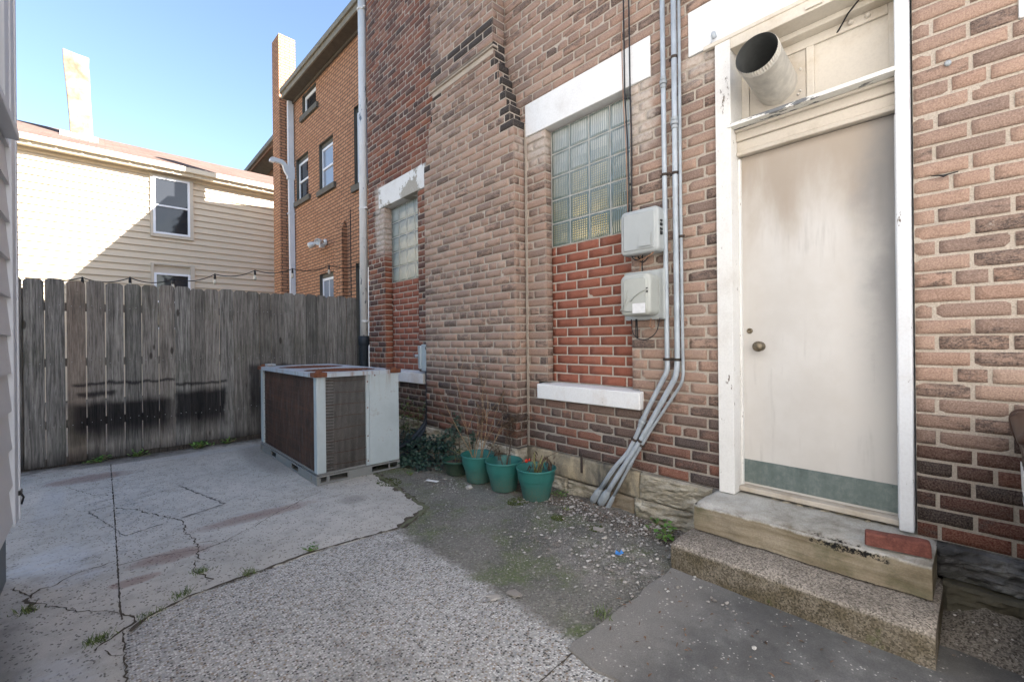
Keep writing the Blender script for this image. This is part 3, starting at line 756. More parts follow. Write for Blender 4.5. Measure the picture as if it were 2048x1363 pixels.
def slab_extra(m):
    z = .006
    for i, (pts, w, j) in enumerate([
        ([(.058, 6.1), (.058, 4.465), (.055, 3.324), (.053, 2.71), (.058, 2.615)], .013, .0015),
        ([(0.054, 4.455), (0.179, 4.277), (0.256, 4.084), (0.345, 3.899), (0.404, 3.784), (0.396, 3.658), (0.376, 3.572), (0.412, 3.398), (0.41, 3.218), (0.39, 3.041), (0.353, 2.923), (0.362, 2.864), (0.419, 2.728)], .014, .010),
        ([(1.295, 3.701), (1.157, 3.649), (1.01, 3.537), (0.869, 3.446), (0.759, 3.345), (0.617, 3.255), (0.523, 3.196), (0.405, 3.155)], .009, .007),
        ([(0.523, 3.196), (0.484, 3.264), (0.422, 3.287)], .008, .005),
        ([(0.049, 3.276), (0.135, 3.274), (0.246, 3.251), (0.409, 3.185)], .007, .006),
        ([(0.059, 4.818), (-0.069, 4.97), (-0.154, 5.173), (-0.232, 5.403)], .008, .01),
        ([(-0.334, 3.346), (-0.297, 3.227), (-0.265, 3.15), (-0.255, 3.186), (-0.24, 3.242), (-0.198, 3.226), (-0.087, 3.323), (0.046, 3.345)], .013, .01),
        ([(-0.25, 3.113), (-0.197, 2.998), (-0.089, 2.842), (-0.03, 2.775), (0.048, 2.695)], .009, .009),
        ([(0.048, 2.689), (0.105, 2.595), (0.106, 2.547), (0.063, 2.515), (0.032, 2.494), (-0.033, 2.427)], .018, .01),
        ([(0.057, 2.311), (0.018, 2.341), (-0.004, 2.4)], .007, .006),
        ([(-.27, 3.16), (-.26, 3.06), (-.245, 2.98)], .04, .012),
        ([(.06, 2.5), (.055, 2.2), (.06, 1.8), (.05, 1.2)], .012, .006)]):
        ribbon(m, pts, w, z, 1, j, 20 + i)
    for i, (pts, w) in enumerate([([(1.425, 2.627), (1.73, 2.80), (1.80, 3.38), (1.86, 3.96), (2.1, 4.4)], .11), ([(1.425, 2.62), (1.73, 2.79), (1.80, 3.38), (1.86, 3.96)], .06), ([(.075, 2.487), (.143, 2.557), (.293, 2.631), (.563, 2.653), (.89, 2.681), (1.425, 2.627)], .035)]):
        ribbon(m, pts, w, .0052 + .0004 * i, 1 if i != 1 else 3, .010 if i < 2 else .006, 80 + i, .03)
    # dark outline left by something that stood on the slab
    for i, (pts, w) in enumerate([([(.49, 4.70), (.675, 3.952)], .03), ([(.675, 3.952), (.55, 3.90), (.40, 3.85)], .024), ([(.30, 3.82), (.099, 3.743)], .022), ([(-.084, 4.485), (.099, 3.743)], .012), ([(-.084, 4.485), (.15, 4.57)], .01),
                                  ([(.2, 4.6), (.49, 4.70)], .01)]):
        ribbon(m, pts, w, z + .001 * (i % 2), 2, .006, 60 + i)
M['moss_thin'] = plain('mossy_dirt', (.12, .125, .075), .95, .4, 60, bump=.6, bd=.006)
slab_stain = Mat('tyre_black_mark', .95, .1)
_n = slab_stain.noise(slab_stain.obj(), 40, 5, .7)
slab_stain.out(slab_stain.mix(slab_stain.step(_n, .4, .62), (.10, .095, .09), (.235, .225, .205)))
M['slab_stain'] = slab_stain.m
sheet('concrete_slab', [(-.42, .2), (.05, .6), (.055, 2.12), (.057, 2.31), (.075, 2.487), (.143, 2.557), (.293, 2.631), (.563, 2.653), (.89, 2.681), (1.425, 2.627), (1.73, 2.80), (1.80, 3.38), (1.86, 3.96), (2.2, 4.6), (2.2, 6.36), (-.75, 6.36), (-.75, 3.6), (-.42, 3.5)],
      .004, [M['concrete'], M['dirt'], M['slab_stain'], M['moss_thin']], .04, .012, slab_extra)
sheet('cement_pad', [(2.40, 1.14), (2.121, 1.134), (1.733, 1.123), (1.631, 1.121), (1.368, 1.132), (1.342, 1.113), (1.312, 0.99), (1.335, 0.902), (1.33, -2.2), (2.40, -2.2)], .010, [M['slab']], .05, .011)

# ---- strip of earth and rubble along the wall foot, rising slightly to the stones
m = MB(); q = random.Random(5); NX, NY = 10, 70; gv = []
for j in range(NY + 1):
    y = -1.6 + (5.9 + 1.6) * j / NY; row = []
    for i in range(NX + 1):
        edge = 2.24 + .10 * mnoise.noise(Vector((y * 3.1, 2, 0)))
        if y < .14: edge = 2.30
        x = edge + (2.76 - edge) * i / NX; t = i / NX
        z = -.012 + t * .03 + .016 * mnoise.noise(Vector((x * 9, y * 9, 1))) + .008 * mnoise.noise(Vector((x * 30, y * 30, 4)))
        if y < .2: z += .12 * t * sm(.2, .0, y)
        row.append(m.vert((x, y, z)))
    gv.append(row)
for j in range(NY):
    for i in range(NX): m.face((gv[j][i], gv[j][i + 1], gv[j + 1][i + 1], gv[j + 1][i]), 0, sm=True)
M['rubble'] = gritty('gritty_earth', (.06, .052, .044), (.26, .235, .20), .0)
tag(m.build('earth_strip', M['rubble']), kind='structure')

# ================================================================== MAIN BRICK BUILDING
XW = 2.727; HT = 6.65
bld = thing('brick_building', 'tall brown brick building with white lintels, bricked up windows and a cream door', 'building', (2.72, 2.0, 0))
C0, V0 = .0705, .31
def zr(n): return V0 + n * C0
Z_SILL0, Z_SILL1, Z_LB, Z_LT = zr(6), zr(8), zr(38), zr(42)

def weather(y, z, q):
    n = mnoise.noise(Vector((y * .9, z * .9, 3.3))) * .35
    w = sm(.42, 1.12, z + n * .5)
    w = w * q.uniform(.74, 1.0) + n * .25 * w
    if z > 3.4: w *= .85
    return max(0, min(1, w))
def pick_main(y, z, q, bmi, r, g, w):
    if y < .25 and z < .80 + q.uniform(-.10, .05): return 4, r, g, w * .2
    if y > 4.15:
        t = sm(5.0, 3.0, z) if z > 3 else 1
        w = q.uniform(.2, .75) if q.random() > t * .75 else q.uniform(0, .3)
        if z < .95: return 0, r * .7, .5 + g * .4, .0
        return 2, r, g, w
    return bmi, r, g, w

wall = MB()
holes = [(1.685, 2.49, Z_SILL1, Z_LB), (1.52, 2.715, Z_LB, Z_LT), (1.63, 2.59, Z_SILL0, Z_SILL1),
         (2.78, 3.1, V0, zr(39)), (.215, 1.086, V0, Z_LB), (.03, 1.257, Z_LB, Z_LT), (-1.1, -.105, zr(31), zr(35)), (-.98, -.25, zr(8), zr(31))]
P_main = lambda u, v, d: (XW - d, u, v)
def flipfrom(mb, k0):
    for k in range(k0, len(mb.f)): mb.f[k] = tuple(reversed(mb.f[k]))
brickwork(wall, P_main, -1.21, 3.02, V0, zr(63), holes, wf=weather, nu=7, nv=3, rough=1.25, seed=3, pick=pick_main)
holes2 = [(4.52, 5.35, Z_SILL1, Z_LB), (4.30, 5.49, Z_LB, Z_LT), (4.36, 5.46, Z_SILL0, Z_SILL1)]
brickwork(wall, P_main, 3.93, 5.83, V0, zr(89), holes2, wf=weather, nu=4, nv=2, seed=4, phase=.05, pick=pick_main)
# chimney breast: lower body with stepped shoulders, then the shaft
XB, XS = 2.597, 2.578
NSH = 5; shR = [(2.73 + .048 * k, 3.132 + .141 * k) for k in range(NSH + 1)]
hb = []
for k in range(NSH):
    za = zr(40) + .141 * k; zb = za + .141
    hb.append((2.60, 2.73 + .048 * (k + 1), za, zb)); hb.append((4.165 - .036 * (k + 1), 4.4, za, zb))
P_br = lambda u, v, d: (XB - d, u, v)
def pick_br(y, z, q, bmi, r, g, w):
    soot = 0
    if zr(39) < z < zr(52):
        t = (z - zr(39)) / .92
        if y < 2.82 + .25 * t: soot = .85
        if y > 4.1 - .25 * t: soot = .75
    if q.random() < soot: return 3, .1, .9, .1
    return bmi, r, g, w
brickwork(wall, P_br, 2.73, 4.165, V0, zr(50), hb, wf=weather, nu=5, nv=2, seed=5, phase=.07, pick=pick_br)
P_sh = lambda u, v, d: (XS - d, u, v)
brickwork(wall, P_sh, 2.97, 3.985, zr(51), zr(89), [], wf=lambda y, z, q: weather(y, z, q) * (.45 if z < zr(54) else .9), nu=5, nv=2, seed=6, phase=.03,
          pick=lambda y, z, q, b, r, g, w: (3, .1, .9, .1) if (z < zr(53.0) and z > zr(52) and q.random() < .9) or (z < zr(54) and z > zr(53) and q.random() < .5) else (b, r, g, w))
brickwork(wall, lambda u, v, d: (XS - .022 - d, u, v), 2.955, 4.0, zr(50.45), zr(51.45), [], wf=weather, nu=5, nv=2, seed=8, header_every=0)
flipfrom(wall, 0)
# right hand returns of the breast (they face the near end of the yard)
def ret(y, x0, x1, z0, n, seed):
    brickwork(wall, lambda u, v, d: (u, y + .007 - d, v), x0, x1, z0, z0 + n * C0, [], L=.26, wf=weather, nu=4, nv=2, seed=seed, header_every=0, phase=.06, pick=lambda yy, z, q, b, r, g, w: (3, .1, .9, .1) if (z > zr(39) and q.random() < .8 and z < zr(52)) else (b, r, g, w))
ret(2.73, 2.592, 2.722, V0, 40, 11)
for k in range(NSH): ret(2.73 + .048 * (k + 1), 2.592, 2.722, zr(40) + .141 * k, 2, 12 + k)
ret(2.97, 2.573, 2.722, zr(50), 39, 19)
# reveals of the two window openings, facing the near end
brickwork(wall, lambda u, v, d: (u, 2.497 - d, v), 2.722, 2.81, Z_SILL1, Z_LB, [], L=.2, wf=weather, nu=3, nv=2, seed=21, header_every=0, rough=.7)
brickwork(wall, lambda u, v, d: (u, 5.357 - d, v), 2.722, 2.84, Z_SILL1, Z_LB, [], L=.26, wf=lambda y, z, q: .0, nu=3, nv=2, seed=22, header_every=0, pick=lambda y, z, q, b, r, g, w: (2, .5 + .5 * r, g * .4, 0))
at0 = (.5, .5, .8, .3)
# solid core, far end and roof mass
wall.box((2.95, -4.2, 0), (9, 5.81, HT), 3, at0)  # unseen near end placed so sun bounces in from behind the camera
wall.box((2.732, -4.2, 0), (2.95, -1.21, HT), 3, at0)
wall.box((2.732, -1.21, zr(63)), (2.95, 2.75, HT), 3, at0)
wall.box((2.735, 2.75, 0), (2.95, 4.02, HT), 3, at0)
wall.box((2.732, 4.02, zr(89)), (2.95, 5.83, HT), 3, at0)
wall.box((2.732, 5.40, 0), (2.95, 5.83, zr(89)), 3, at0)
wall.box((2.605, 2.745, 0), (2.735, 4.155, zr(40)), 1, at0)
for k in range(NSH): wall.box((2.606, 2.745 + .048 * (k + 1), zr(40) + .141 * k), (2.736, 4.155 - .036 * (k + 1), zr(40) + .141 * (k + 1)), 1, at0)
wall.box((2.586, 2.985, zr(49.5)), (2.737, 3.97, HT), 1, at0)
[wall.box((2.7165, 2.704 + .003 * mnoise.noise(Vector((k * .7, 1, 2))), V0 + k * .1), (2.7262, 2.7275, V0 + .1 + k * .1), 1) for k in range(28)]
wall.box((2.566, 2.958, zr(50.2)), (2.62, 3.998, zr(50.42)), 1, at0)
M['brick_deep'] = old_brick('deep_red_brick', red=[(0, (.020, .014, .014)), (.4, (.034, .016, .014)), (.65, (.07, .022, .015)), (1, (.12, .034, .019))])
M['brick_soot'] = old_brick('soot_black_brick', red=[(0, (.018, .017, .018)), (1, (.05, .042, .04))], tan=[(0, (.03, .028, .028)), (1, (.08, .065, .058))])
wall.build('brick_wall', [M['brick'], M['mortar'], M['brick_orange'], M['brick_soot'], M['brick_deep']], bld)

# ---- foundation
def rough_face(mb, y0, y1, z0, z1, x, amp, mi, seed, back=2.78, edge=.012):
    """rough stone: a displaced face towards the yard with closed sides"""
    ny = max(3, int((y1 - y0) / .014)); nz = max(3, int((z1 - z0) / .011)); G = []
    for j in range(nz + 1):
        row = []
        for i in range(ny + 1):
            y = y0 + (y1 - y0) * i / ny; z = z0 + (z1 - z0) * j / nz
            n = mnoise.noise(Vector((y * 7 + seed, z * 16, seed))) * .6 + mnoise.noise(Vector((y * 21 + seed, z * 40, seed))) * .55 + mnoise.noise(Vector((y * 55 + seed, z * 120, seed))) * .25 - abs(mnoise.noise(Vector((y * 6 + seed * 2, z * 26 + y * 5, seed)))) * .9 * (amp > .01)
            e = min(i, ny - i, 1) * min(j, nz - j, 1)
            row.append(mb.vert((x + amp * n + (0 if e else edge), y + .006 * mnoise.noise(Vector((z * 30, seed, y))), z)))
        G.append(row)
    for j in range(nz):
        for i in range(ny): mb.face((G[j + 1][i], G[j + 1][i + 1], G[j][i + 1], G[j][i]), mi, sm=amp < .01)
    loop = [(0, i) for i in range(ny + 1)] + [(j, ny) for j in range(1, nz + 1)] + [(nz, i) for i in range(ny - 1, -1, -1)] + [(j, 0) for j in range(nz - 1, 0, -1)]
    bk = [mb.vert((back, mb.v[G[j][i]].y, mb.v[G[j][i]].z)) for j, i in loop]
    for k in range(len(loop)):
        a, b = loop[k], loop[(k + 1) % len(loop)]
        mb.face((G[a[0]][a[1]], G[b[0]][b[1]], bk[(k + 1) % len(loop)], bk[k]), mi)
f = MB()
rough_face(f, 1.625, 2.72, .125, .305, 2.700, .004, 1, 3, edge=.004)
rough_face(f, 2.28, 2.72, -.04, .118, 2.705, .016, 0, 7); rough_face(f, 1.99, 2.27, -.04, .11, 2.70, .018, 0, 9)
rough_face(f, 1.66, 1.98, -.04, .118, 2.690, .012, 3, 12); rough_face(f, 1.14, 1.65, -.04, .13, 2.672, .026, 0, 15)
rough_face(f, 1.14, 1.615, .135, .305, 2.682, .022, 0, 18)
rough_face(f, 2.72, 3.35, -.04, .295, 2.578, .020, 0, 24); rough_face(f, 3.36, 4.17, -.04, .295, 2.58, .02, 0, 27)
rough_face(f, 4.18, 5.0, -.04, .295, 2.70, .02, 0, 31); rough_face(f, 5.01, 5.83, -.04, .295, 2.70, .02, 0, 36)
rough_face(f, -.62, .15, .17, .305, 2.676, .036, 2, 41); rough_face(f, -.40, .13, -.02, .165, 2.640, .022, 4, 44)  # faces near the bin carry its shade in their colour
rough_face(f, -1.2, -.63, .10, .305, 2.672, .03, 2, 47); rough_face(f, -1.2, -.41, -.04, .16, 2.65, .03, 2, 50)
f.box((2.72, -1.21, -.05), (2.95, .12, .312), 2); f.box((2.73, 1.10, -.05), (2.95, 5.83, .312), 2); f.box((2.60, 2.73, -.05), (2.74, 4.16, .30), 2)
M['tan_block'] = stone_mat('smooth_tan_stone', ((.17, .135, .095), (.25, .20, .145), (.31, .255, .19)), moss=.15, bump=.3, bd=.004)
M['dark_render'] = stone_mat('dark_cement_render', ((.05, .047, .036), (.085, .078, .058), (.125, .115, .088)), moss=.2, bump=.4, bd=.006)
f.build('foundation', [M['found_stone'], M['parge'], M['found_shaded'], M['tan_block'], M['dark_render']], bld)

# ---- windows bricked up below and glass block above
def window(y0, y1, lint, sill, xg, nrows, lmat, smat, blocks, seed):
    w = part('window', bld)
    b = MB(); m2 = MB()
    zt = Z_LB - .01; bs = .195; z0 = zt - nrows * bs
    brickwork(m2, lambda u, v, d: (xg - d, u, v), y0 - .02, y1 + .004, Z_SILL1, z0, [], course=(z0 - Z_SILL1) / round((z0 - Z_SILL1) / .0735), L=.222, joint=.011, proud=.004, nu=3, nv=2, rough=.35, header_every=0, seed=seed, phase=.1)
    flipfrom(m2, 0)
    m2.build('brick_infill', [M['brick_new'], M['mortar_new']], w)
    q = random.Random(seed); g = .010
    n = 4
    b.box((xg - .004, y0 - .01, z0), (xg + .05, y1 + .003, zt), 1)
    for r_ in range(nrows):
        for c_ in range(n):
            ya = y1 - (c_ + 1) * bs * 1.0 - .0; yb = ya + bs - g; za = z0 + r_ * bs + g * .5; zb = za + bs - g
            show, dots = blocks(r_, c_, q)
            at = (q.random(), dots, show, q.random())
            # pillowed face
            FR = (0, .09, .5, .91, 1); N = 4; G = []
            for j in range(N + 1):
                row = []
                for i in range(N + 1):
                    fy, fz = FR[i], FR[j]
                    bul = .007 * (1 - abs(2 * fy - 1) ** 3) * (1 - abs(2 * fz - 1) ** 3)
                    row.append(b.vert((xg - .006 - bul, ya + (yb - ya) * fy, za + (zb - za) * fz)))
                G.append(row)
            for j in range(N):
                for i in range(N): b.face((G[j + 1][i], G[j + 1][i + 1], G[j][i + 1], G[j][i]), 0, (1.0, 0, at[2], at[3]) if i in (0, N - 1) or j in (0, N - 1) else (0.0, *at[1:]), False)
    b.build('glass_blocks', [M['glass_block'], M['grout']], w)
    l = MB(); l.box((2.714, lint[0], Z_LB + .002), (2.90, lint[1], Z_LT - .003)); l.build('lintel', lmat, w, .006)
    s = MB()
    s.prism([(2.672, sill[0], Z_SILL0 + .006), (2.672, sill[0], Z_SILL1 - .016), (2.84, sill[0], Z_SILL1 - .001), (2.84, sill[0], Z_SILL0 + .006)], (0, sill[1] - sill[0], 0))
    s.build('sill', smat, w, .006)
    return w
def blocks1(r, c, q):      # r counts up from the bottom row, c from the far side
    show = [1, .9, .55, .15, 0][r]; dots = [[.35, .9, .85, 0], [.3, .75, .5, .2], [.15, .4, .35, .1], [0, 0, .1, 0], [0, 0, 0, 0]][r][c]
    return show * q.uniform(.8, 1), dots
def blocks2(r, c, q): return [.35, .3, .3, .25, .1][r], 0
w1 = window(1.70, 2.487, (1.52, 2.715), (1.60, 2.565), 2.80, 5, M['white_paint'], M['white_sill'], blocks1, 51)
w2 = window(4.53, 5.345, (4.30, 5.49), (4.36, 5.46), 2.83, 5, M['lintel_old'], M['white_sill'], blocks2, 52)
w3 = part('window', bld)
bx('lintel', (2.714, -1.1, zr(31) + .002), (2.90, -.105, zr(35) - .003), M['white_paint'], w3, .006)
bx('shutter_board', (2.80, -.99, zr(8)), (2.84, -.24, zr(31)), M['cream'], w3, .004)

# ---- door, its frame and the boarded transom
d = part('door', bld)
bx('lintel', (2.714, .03, Z_LB + .002), (2.90, 1.257, Z_LT - .003), M['white_paint'], d, .006)
fr = MB()
fr.box((2.690, .997, .312), (2.90, 1.084, Z_LB)); fr.box((2.793, .984, .34), (2.83, .997, 2.29)); fr.box((2.700, 1.005, .312), (2.71, 1.0, Z_LB - .1))
fr.build('door_frame', M['frame_paint'], d, .006)
f2 = MB(); f2.box((2.690, .222, .325), (2.90, .274, Z_LB)); f2.box((2.793, .274, .34), (2.83, .288, 2.29)); f2.build('door_frame', M['frame_cool'], d, .009)
hd = MB(); hd.box((2.690, .274, 2.905), (2.90, .997, Z_LB)); hd.box((2.684, .222, 2.965), (2.714, 1.15, Z_LB + .001)); hd.box((2.80, .274, 2.875), (2.89, .997, 2.905)); hd.build('head_frame', M['cream'], d, .005)
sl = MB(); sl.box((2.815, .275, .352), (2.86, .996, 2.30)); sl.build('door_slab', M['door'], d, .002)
kp = MB(); kp.box((2.811, .286, .366), (2.8149, .986, .502))
for y in (.31, .45, .6, .75, .9, .97):
    for z in (.376, .492): kp.lathe([(0.0001, -.003), (.004, -.002), (.005, 0)], (2.811, y, z), 8, mtx=Matrix.Rotation(R(90), 4, 'Y'))
kp.build('kick_plate', M['kick'], d)
th = MB(); th.box((2.76, .275, .322), (2.90, .996, .350)); th.build('threshold', M['cream_dirty'], d, .004)
ru = MB()
for i in range(9): ru.blob((2.79 + U(-.01, .01), .34 + i * .06, .307), .026, flat=(1, 1, .5))
ru.build('packing_rubble', M['found_stone'], d)
tr = MB()
tr.box((2.765, .274, 2.385), (2.90, .997, 2.445)); tr.box((2.778, .274, 2.325), (2.90, .997, 2.385)); tr.box((2.768, .274, 2.300), (2.814, .997, 2.325)); tr.box((2.742, .274, 2.432), (2.77, .997, 2.449))
tr.build('transom_bar', M['cream_dirty'], d, .006)
sh = MB(); sh.box((2.684, .268, 2.449), (2.88, 1.014, 2.470)); sh.build('shelf', M['shelf_paint'], d, .003)
tp = MB(); tp.box((2.880, .274, 2.470), (2.90, .997, 2.875))
tp.box((2.866, .955, 2.470), (2.8795, .997, 2.875)); tp.box((2.866, .623, 2.520), (2.8795, .660, 2.825)); tp.box((2.866, .274, 2.47), (2.8795, .312, 2.875))
tp.box((2.865, .312, 2.825), (2.8792, .955, 2.875)); tp.box((2.865, .312, 2.470), (2.8792, .955, 2.520))
tp.build('transom_panel', M['cream'], d, .003)
pl = MB(); pl.box((2.871, .664, 2.525), (2.8788, .952, 2.822)); pl.build('vent_plate', M['cream_dirty'], d, .002)
kn = MB(); mt = Matrix.Rotation(R(-90), 4, 'Y')
kn.lathe([(.0001, .062), (.018, .060), (.029, .050), (.030, .040), (.022, .028), (.011, .020), (.011, .006), (.026, .005), (.027, 0)], (2.815, .890, 1.173), 24, mtx=mt)
kn.build('handle', M['brass'], d)
lk = MB(); lk.lathe([(.0001, .005), (.007, .005), (.008, .009), (.014, .009), (.017, 0)], (2.815, .948, 1.264), 20, mtx=mt); lk.build('lock', M['brass'], d)
br = MB(); br.box((2.679, .545, 2.917), (2.690, .620, 2.942)); br.build('strike_plate', M['cream'], d, .002)
fx = MB()
for y in (.39, .46):
    fx = MB(); fx.lathe([(.0001, .022), (.012, .020), (.013, 0)], (2.866, y, 2.853), 12, mtx=mt); fx.build('screw_cap', M['cream'], d)
wr = MB(); wr.tube([(2.70, .37, 2.90), (2.75, .40, 2.895), (2.80, .46, 2.872), (2.85, .50, 2.85), (2.868, .52, 2.835)], .004, 8); wr.build('door_wire', M['black'], d)
# small rusty strap let into the foundation
st = MB(); st.box((2.690, 2.108, .20), (2.697, 2.128, .345)); st.build('iron_strap', M['old_iron'], bld, .002)

# ---- roof edge of the building, far above the frame
rf = MB(); rf.box((2.55, -4.3, HT + .002), (9.1, 5.9, HT + .06)); rf.build('roof', M['dark_trim'], bld, .004)

# ================================================================== STEPS, LOOSE BRICK
def worn_block(name, x0, x1, y0, y1, z0, z1, mat, label, cat, sag=.0, seed=1, amp=.013, rnd_edge=.018, tilt=0.0):
    m = MB(); nx, ny, nz = 20, 90, 12
    def P(fx, fy, fz):
        x = x0 + (x1 - x0) * fx; y = y0 + (y1 - y0) * fy; z = z0 + (z1 - z0) * fz
        n1 = mnoise.noise(Vector((x * 6, y * 6, z * 9 + seed))); n2 = mnoise.noise(Vector((x * 22, y * 22 + seed, z * 30)))
        if fz > .99:
            z += amp * .5 * n1 + amp * .25 * n2 - sag * math.sin(math.pi * fy) * max(0, 1 - fx) ** 1.5
            z -= rnd_edge * .7 * max(0, 1 - fx * 6) ** 2
            z -= rnd_edge * .5 * max(0, 1 - min(fy, 1 - fy) * 26) ** 2
            z -= .030 * max(0, mnoise.noise(Vector((y * 5.5, seed, 3))) - .12) * max(0, 1 - fx * 5) ** 1.5 * (1 + n2)
        if fx < .01: x += .03 * max(0, mnoise.noise(Vector((y * 5.5, seed, 3))) - .12) * max(0, fz * 3 - 2) ** 2 + amp * n1 + amp * .4 * n2 + rnd_edge * .5 * max(0, fz * 6 - 5) ** 2 + sag * .4 * math.sin(math.pi * fy) * fz
        z += tilt * (fy - .5)
        return (x, y, z)
    def grid(fn, a, b):
        G = [[m.vert(fn(i / a, j / b)) for i in range(a + 1)] for j in range(b + 1)]
        for j in range(b):
            for i in range(a): m.face((G[j][i], G[j][i + 1], G[j + 1][i + 1], G[j + 1][i]), 0, sm=True)
    grid(lambda u, v: P(u, v, 1), nx, ny)
    grid(lambda u, v: P(0, v, u), nz, ny)
    grid(lambda u, v: P(u, 0, v), nx, nz)
    grid(lambda u, v: P(1 - u, 1, v), nx, nz)
    o = m.build(name, mat, None, loc=((x0 + x1) / 2, (y0 + y1) / 2, z0))
    return tag(o, label, cat)
worn_block('doorstep', 2.425, 2.90, .148, 1.115, .158, .310, M['step_stone'], 'worn pale sandstone doorstep slab under the cream door, upper of the two steps', 'step', sag=.018, seed=3, rnd_edge=.022)
worn_block('concrete_step', 2.20, 2.72, .128, 1.14, -.02, .150, M['step_conc'], 'gritty concrete lower step with a mossy brown front below the sandstone doorstep', 'step', seed=8, amp=.006, rnd_edge=.014)
m = MB()
one_brick(m, lambda u, v, dd: (u, v, dd), -.032, .032, -.108, .108, .058, random.Random(4), 0, None, 9, 6, 2.2, .06)
b0 = m; 
for i, p in enumerate(m.v): m.v[i] = Vector((p.x, p.y, max(p.z, .0)))
mt = Matrix.Translation((2.495, .262, .309)) @ Matrix.Rotation(R(9), 4, 'Z')
for i, p in enumerate(m.v): m.v[i] = mt @ p
lb = m.build('loose_brick', M['loose_brick'], None, .009, loc=(2.495, .262, .309))
tag(lb, 'loose weathered red brick lying on the right end of the sandstone doorstep', 'brick')

# ================================================================== VENT DUCT
vp = thing('vent_duct', 'round painted metal vent duct sticking out of the boarded transom above the cream door', 'vent pipe', (2.87, .806, 2.675))
ax = Vector((-.34, .0, .045)); L_ = ax.length
rot = ax.to_track_quat('Z', 'Y').to_matrix().to_4x4()
m = MB(); prof = [(.104, -.02), (.104, L_ - .045), (.106, L_ - .043), (.104, L_ - .038)]
m.lathe(prof, (2.87, .806, 2.675), 48, mtx=rot)
seg = 96
rings = []
for (r, z, cr) in ((.104, L_ - .038, 0), (.1045, L_ - .034, .0016), (.1035, L_ - .004, .0022), (.103, L_, .001)):
    rings.append([m.vert(Vector((2.87, .806, 2.675)) + rot @ Vector(((r + cr * (1 if k % 2 else -1)) * math.cos(2 * math.pi * k / seg), (r + cr * (1 if k % 2 else -1)) * math.sin(2 * math.pi * k / seg), z))) for k in range(seg)])
for i in range(3):
    for k in range(seg): m.face((rings[i][k], rings[i][(k + 1) % seg], rings[i + 1][(k + 1) % seg], rings[i + 1][k]), 0)
m.build('duct_pipe', M['duct'], vp)
m = MB(); m.lathe([(.1025, L_), (.0985, L_ - .004), (.0985, .0), (.0001, .0)], (2.87, .806, 2.675), 48, mtx=rot); m.build('duct_lining', M['duct_in'], vp)
for y, z in ((.69, 2.60), (.688, 2.72), (.70, 2.585)):
    m = MB(); m.lathe([(.0001, .010), (.006, .008), (.007, 0)], (2.871, y, z), 8, mtx=Matrix.Rotation(R(-90), 4, 'Y')); m.build('screw', M['duct'], vp)

# ================================================================== CONDUITS ON THE WALL
def arc_path(pts, r=.06, n=5):
    """round the corners of a polyline"""
    P = [Vector(p) for p in pts]; out = [P[0]]
    for i in range(1, len(P) - 1):
        a = (P[i - 1] - P[i]); b = (P[i + 1] - P[i]); l = min(r, a.length * .45, b.length * .45)
        A = P[i] + a.normalized() * l; B = P[i] + b.normalized() * l
        for k in range(n + 1):
            t = k / n; out.append(A.lerp(P[i], t).lerp(P[i].lerp(B, t), t))
    out.append(P[-1]); return out
def ring_on(mb, p, dr, r, w, mi=0):
    p = Vector(p); dr = Vector(dr).normalized()
    mb.tube([p - dr * w / 2, p - dr * w * .42, p + dr * w * .42, p + dr * w / 2], [r * .96, r, r, r * .96], 16, mi)
def conduit(name, label, pts, r, mat, coupl, straps, body):
    t = thing(name, label, 'conduit', (2.68, pts[-1][0], 0), group='conduits strapped to the brick wall')
    P = arc_path([(2.690 if z > .35 else 2.665, y, z) for y, z in pts], .07)
    m = MB(); m.tube(P, r, 16); m.build('pipe', mat, t)
    def at(zq):
        for a, b in zip(P, P[1:]):
            if min(a.z, b.z) <= zq <= max(a.z, b.z) and abs(a.z - b.z) > 1e-6: return a.lerp(b, (zq - a.z) / (b.z - a.z)), (b - a)
        return P[-1], P[-1] - P[-2]
    for zq in coupl:
        p, dr = at(zq); m = MB(); dn = dr.normalized()
        for k, rr in ((-.026, 1.25), (0, 1.5), (.026, 1.25)): ring_on(m, p + dn * k, dr, r * rr, .022)
        m.build('coupling', M['galv_old'], t)
    for zq in straps:
        p, dr = at(zq); m = MB(); ring_on(m, p, dr, r * 1.16, .018)
        m.box((p.x + r * .4, p.y - r * 2.2, p.z - .009), (p.x + r * .4 + .003, p.y + r * 2.2, p.z + .009)); m.build('strap', M['old_iron'], t)
    if body:
        e = P[-1]; dr = (P[-1] - P[-2]).normalized(); m = MB()
        s = r * 1.75; side = Vector((1, 0, 0)); up = side.cross(dr).normalized()
        mt = Matrix.Translation(e - dr * .02) @ Matrix((side, up, dr)).transposed().to_4x4()
        out = [];
        for k in range(20):
            a = 2 * math.pi * k / 20; out.append((math.cos(a), math.sin(a)))
        secs = [(-.035, .62), (-.03, .75), (-.012, .8), (0, 1.0), (.075, 1.0), (.10, .82)]
        rs = [[m.vert(mt @ Vector((x * s * k * .8, y * s * k, z))) for x, y in out] for z, k in secs]
        for i in range(len(rs) - 1):
            for k in range(20): m.face((rs[i][k], rs[i][(k + 1) % 20], rs[i + 1][(k + 1) % 20], rs[i + 1][k]), 0, sm=True)
        m.face(rs[-1]); m.face(rs[0][::-1])
        cp = []
        for k in range(16):
            a = 2 * math.pi * k / 16; cp.append(mt @ Vector((-s * .82, .55 * s * math.copysign(abs(math.cos(a)) ** .6, math.cos(a)), .04 + .03 * math.sin(a))))
        m.prism(cp, mt.to_3x3() @ Vector((.006, 0, 0)))
        m.build('conduit_body', M['galv_old'], t)
    return t
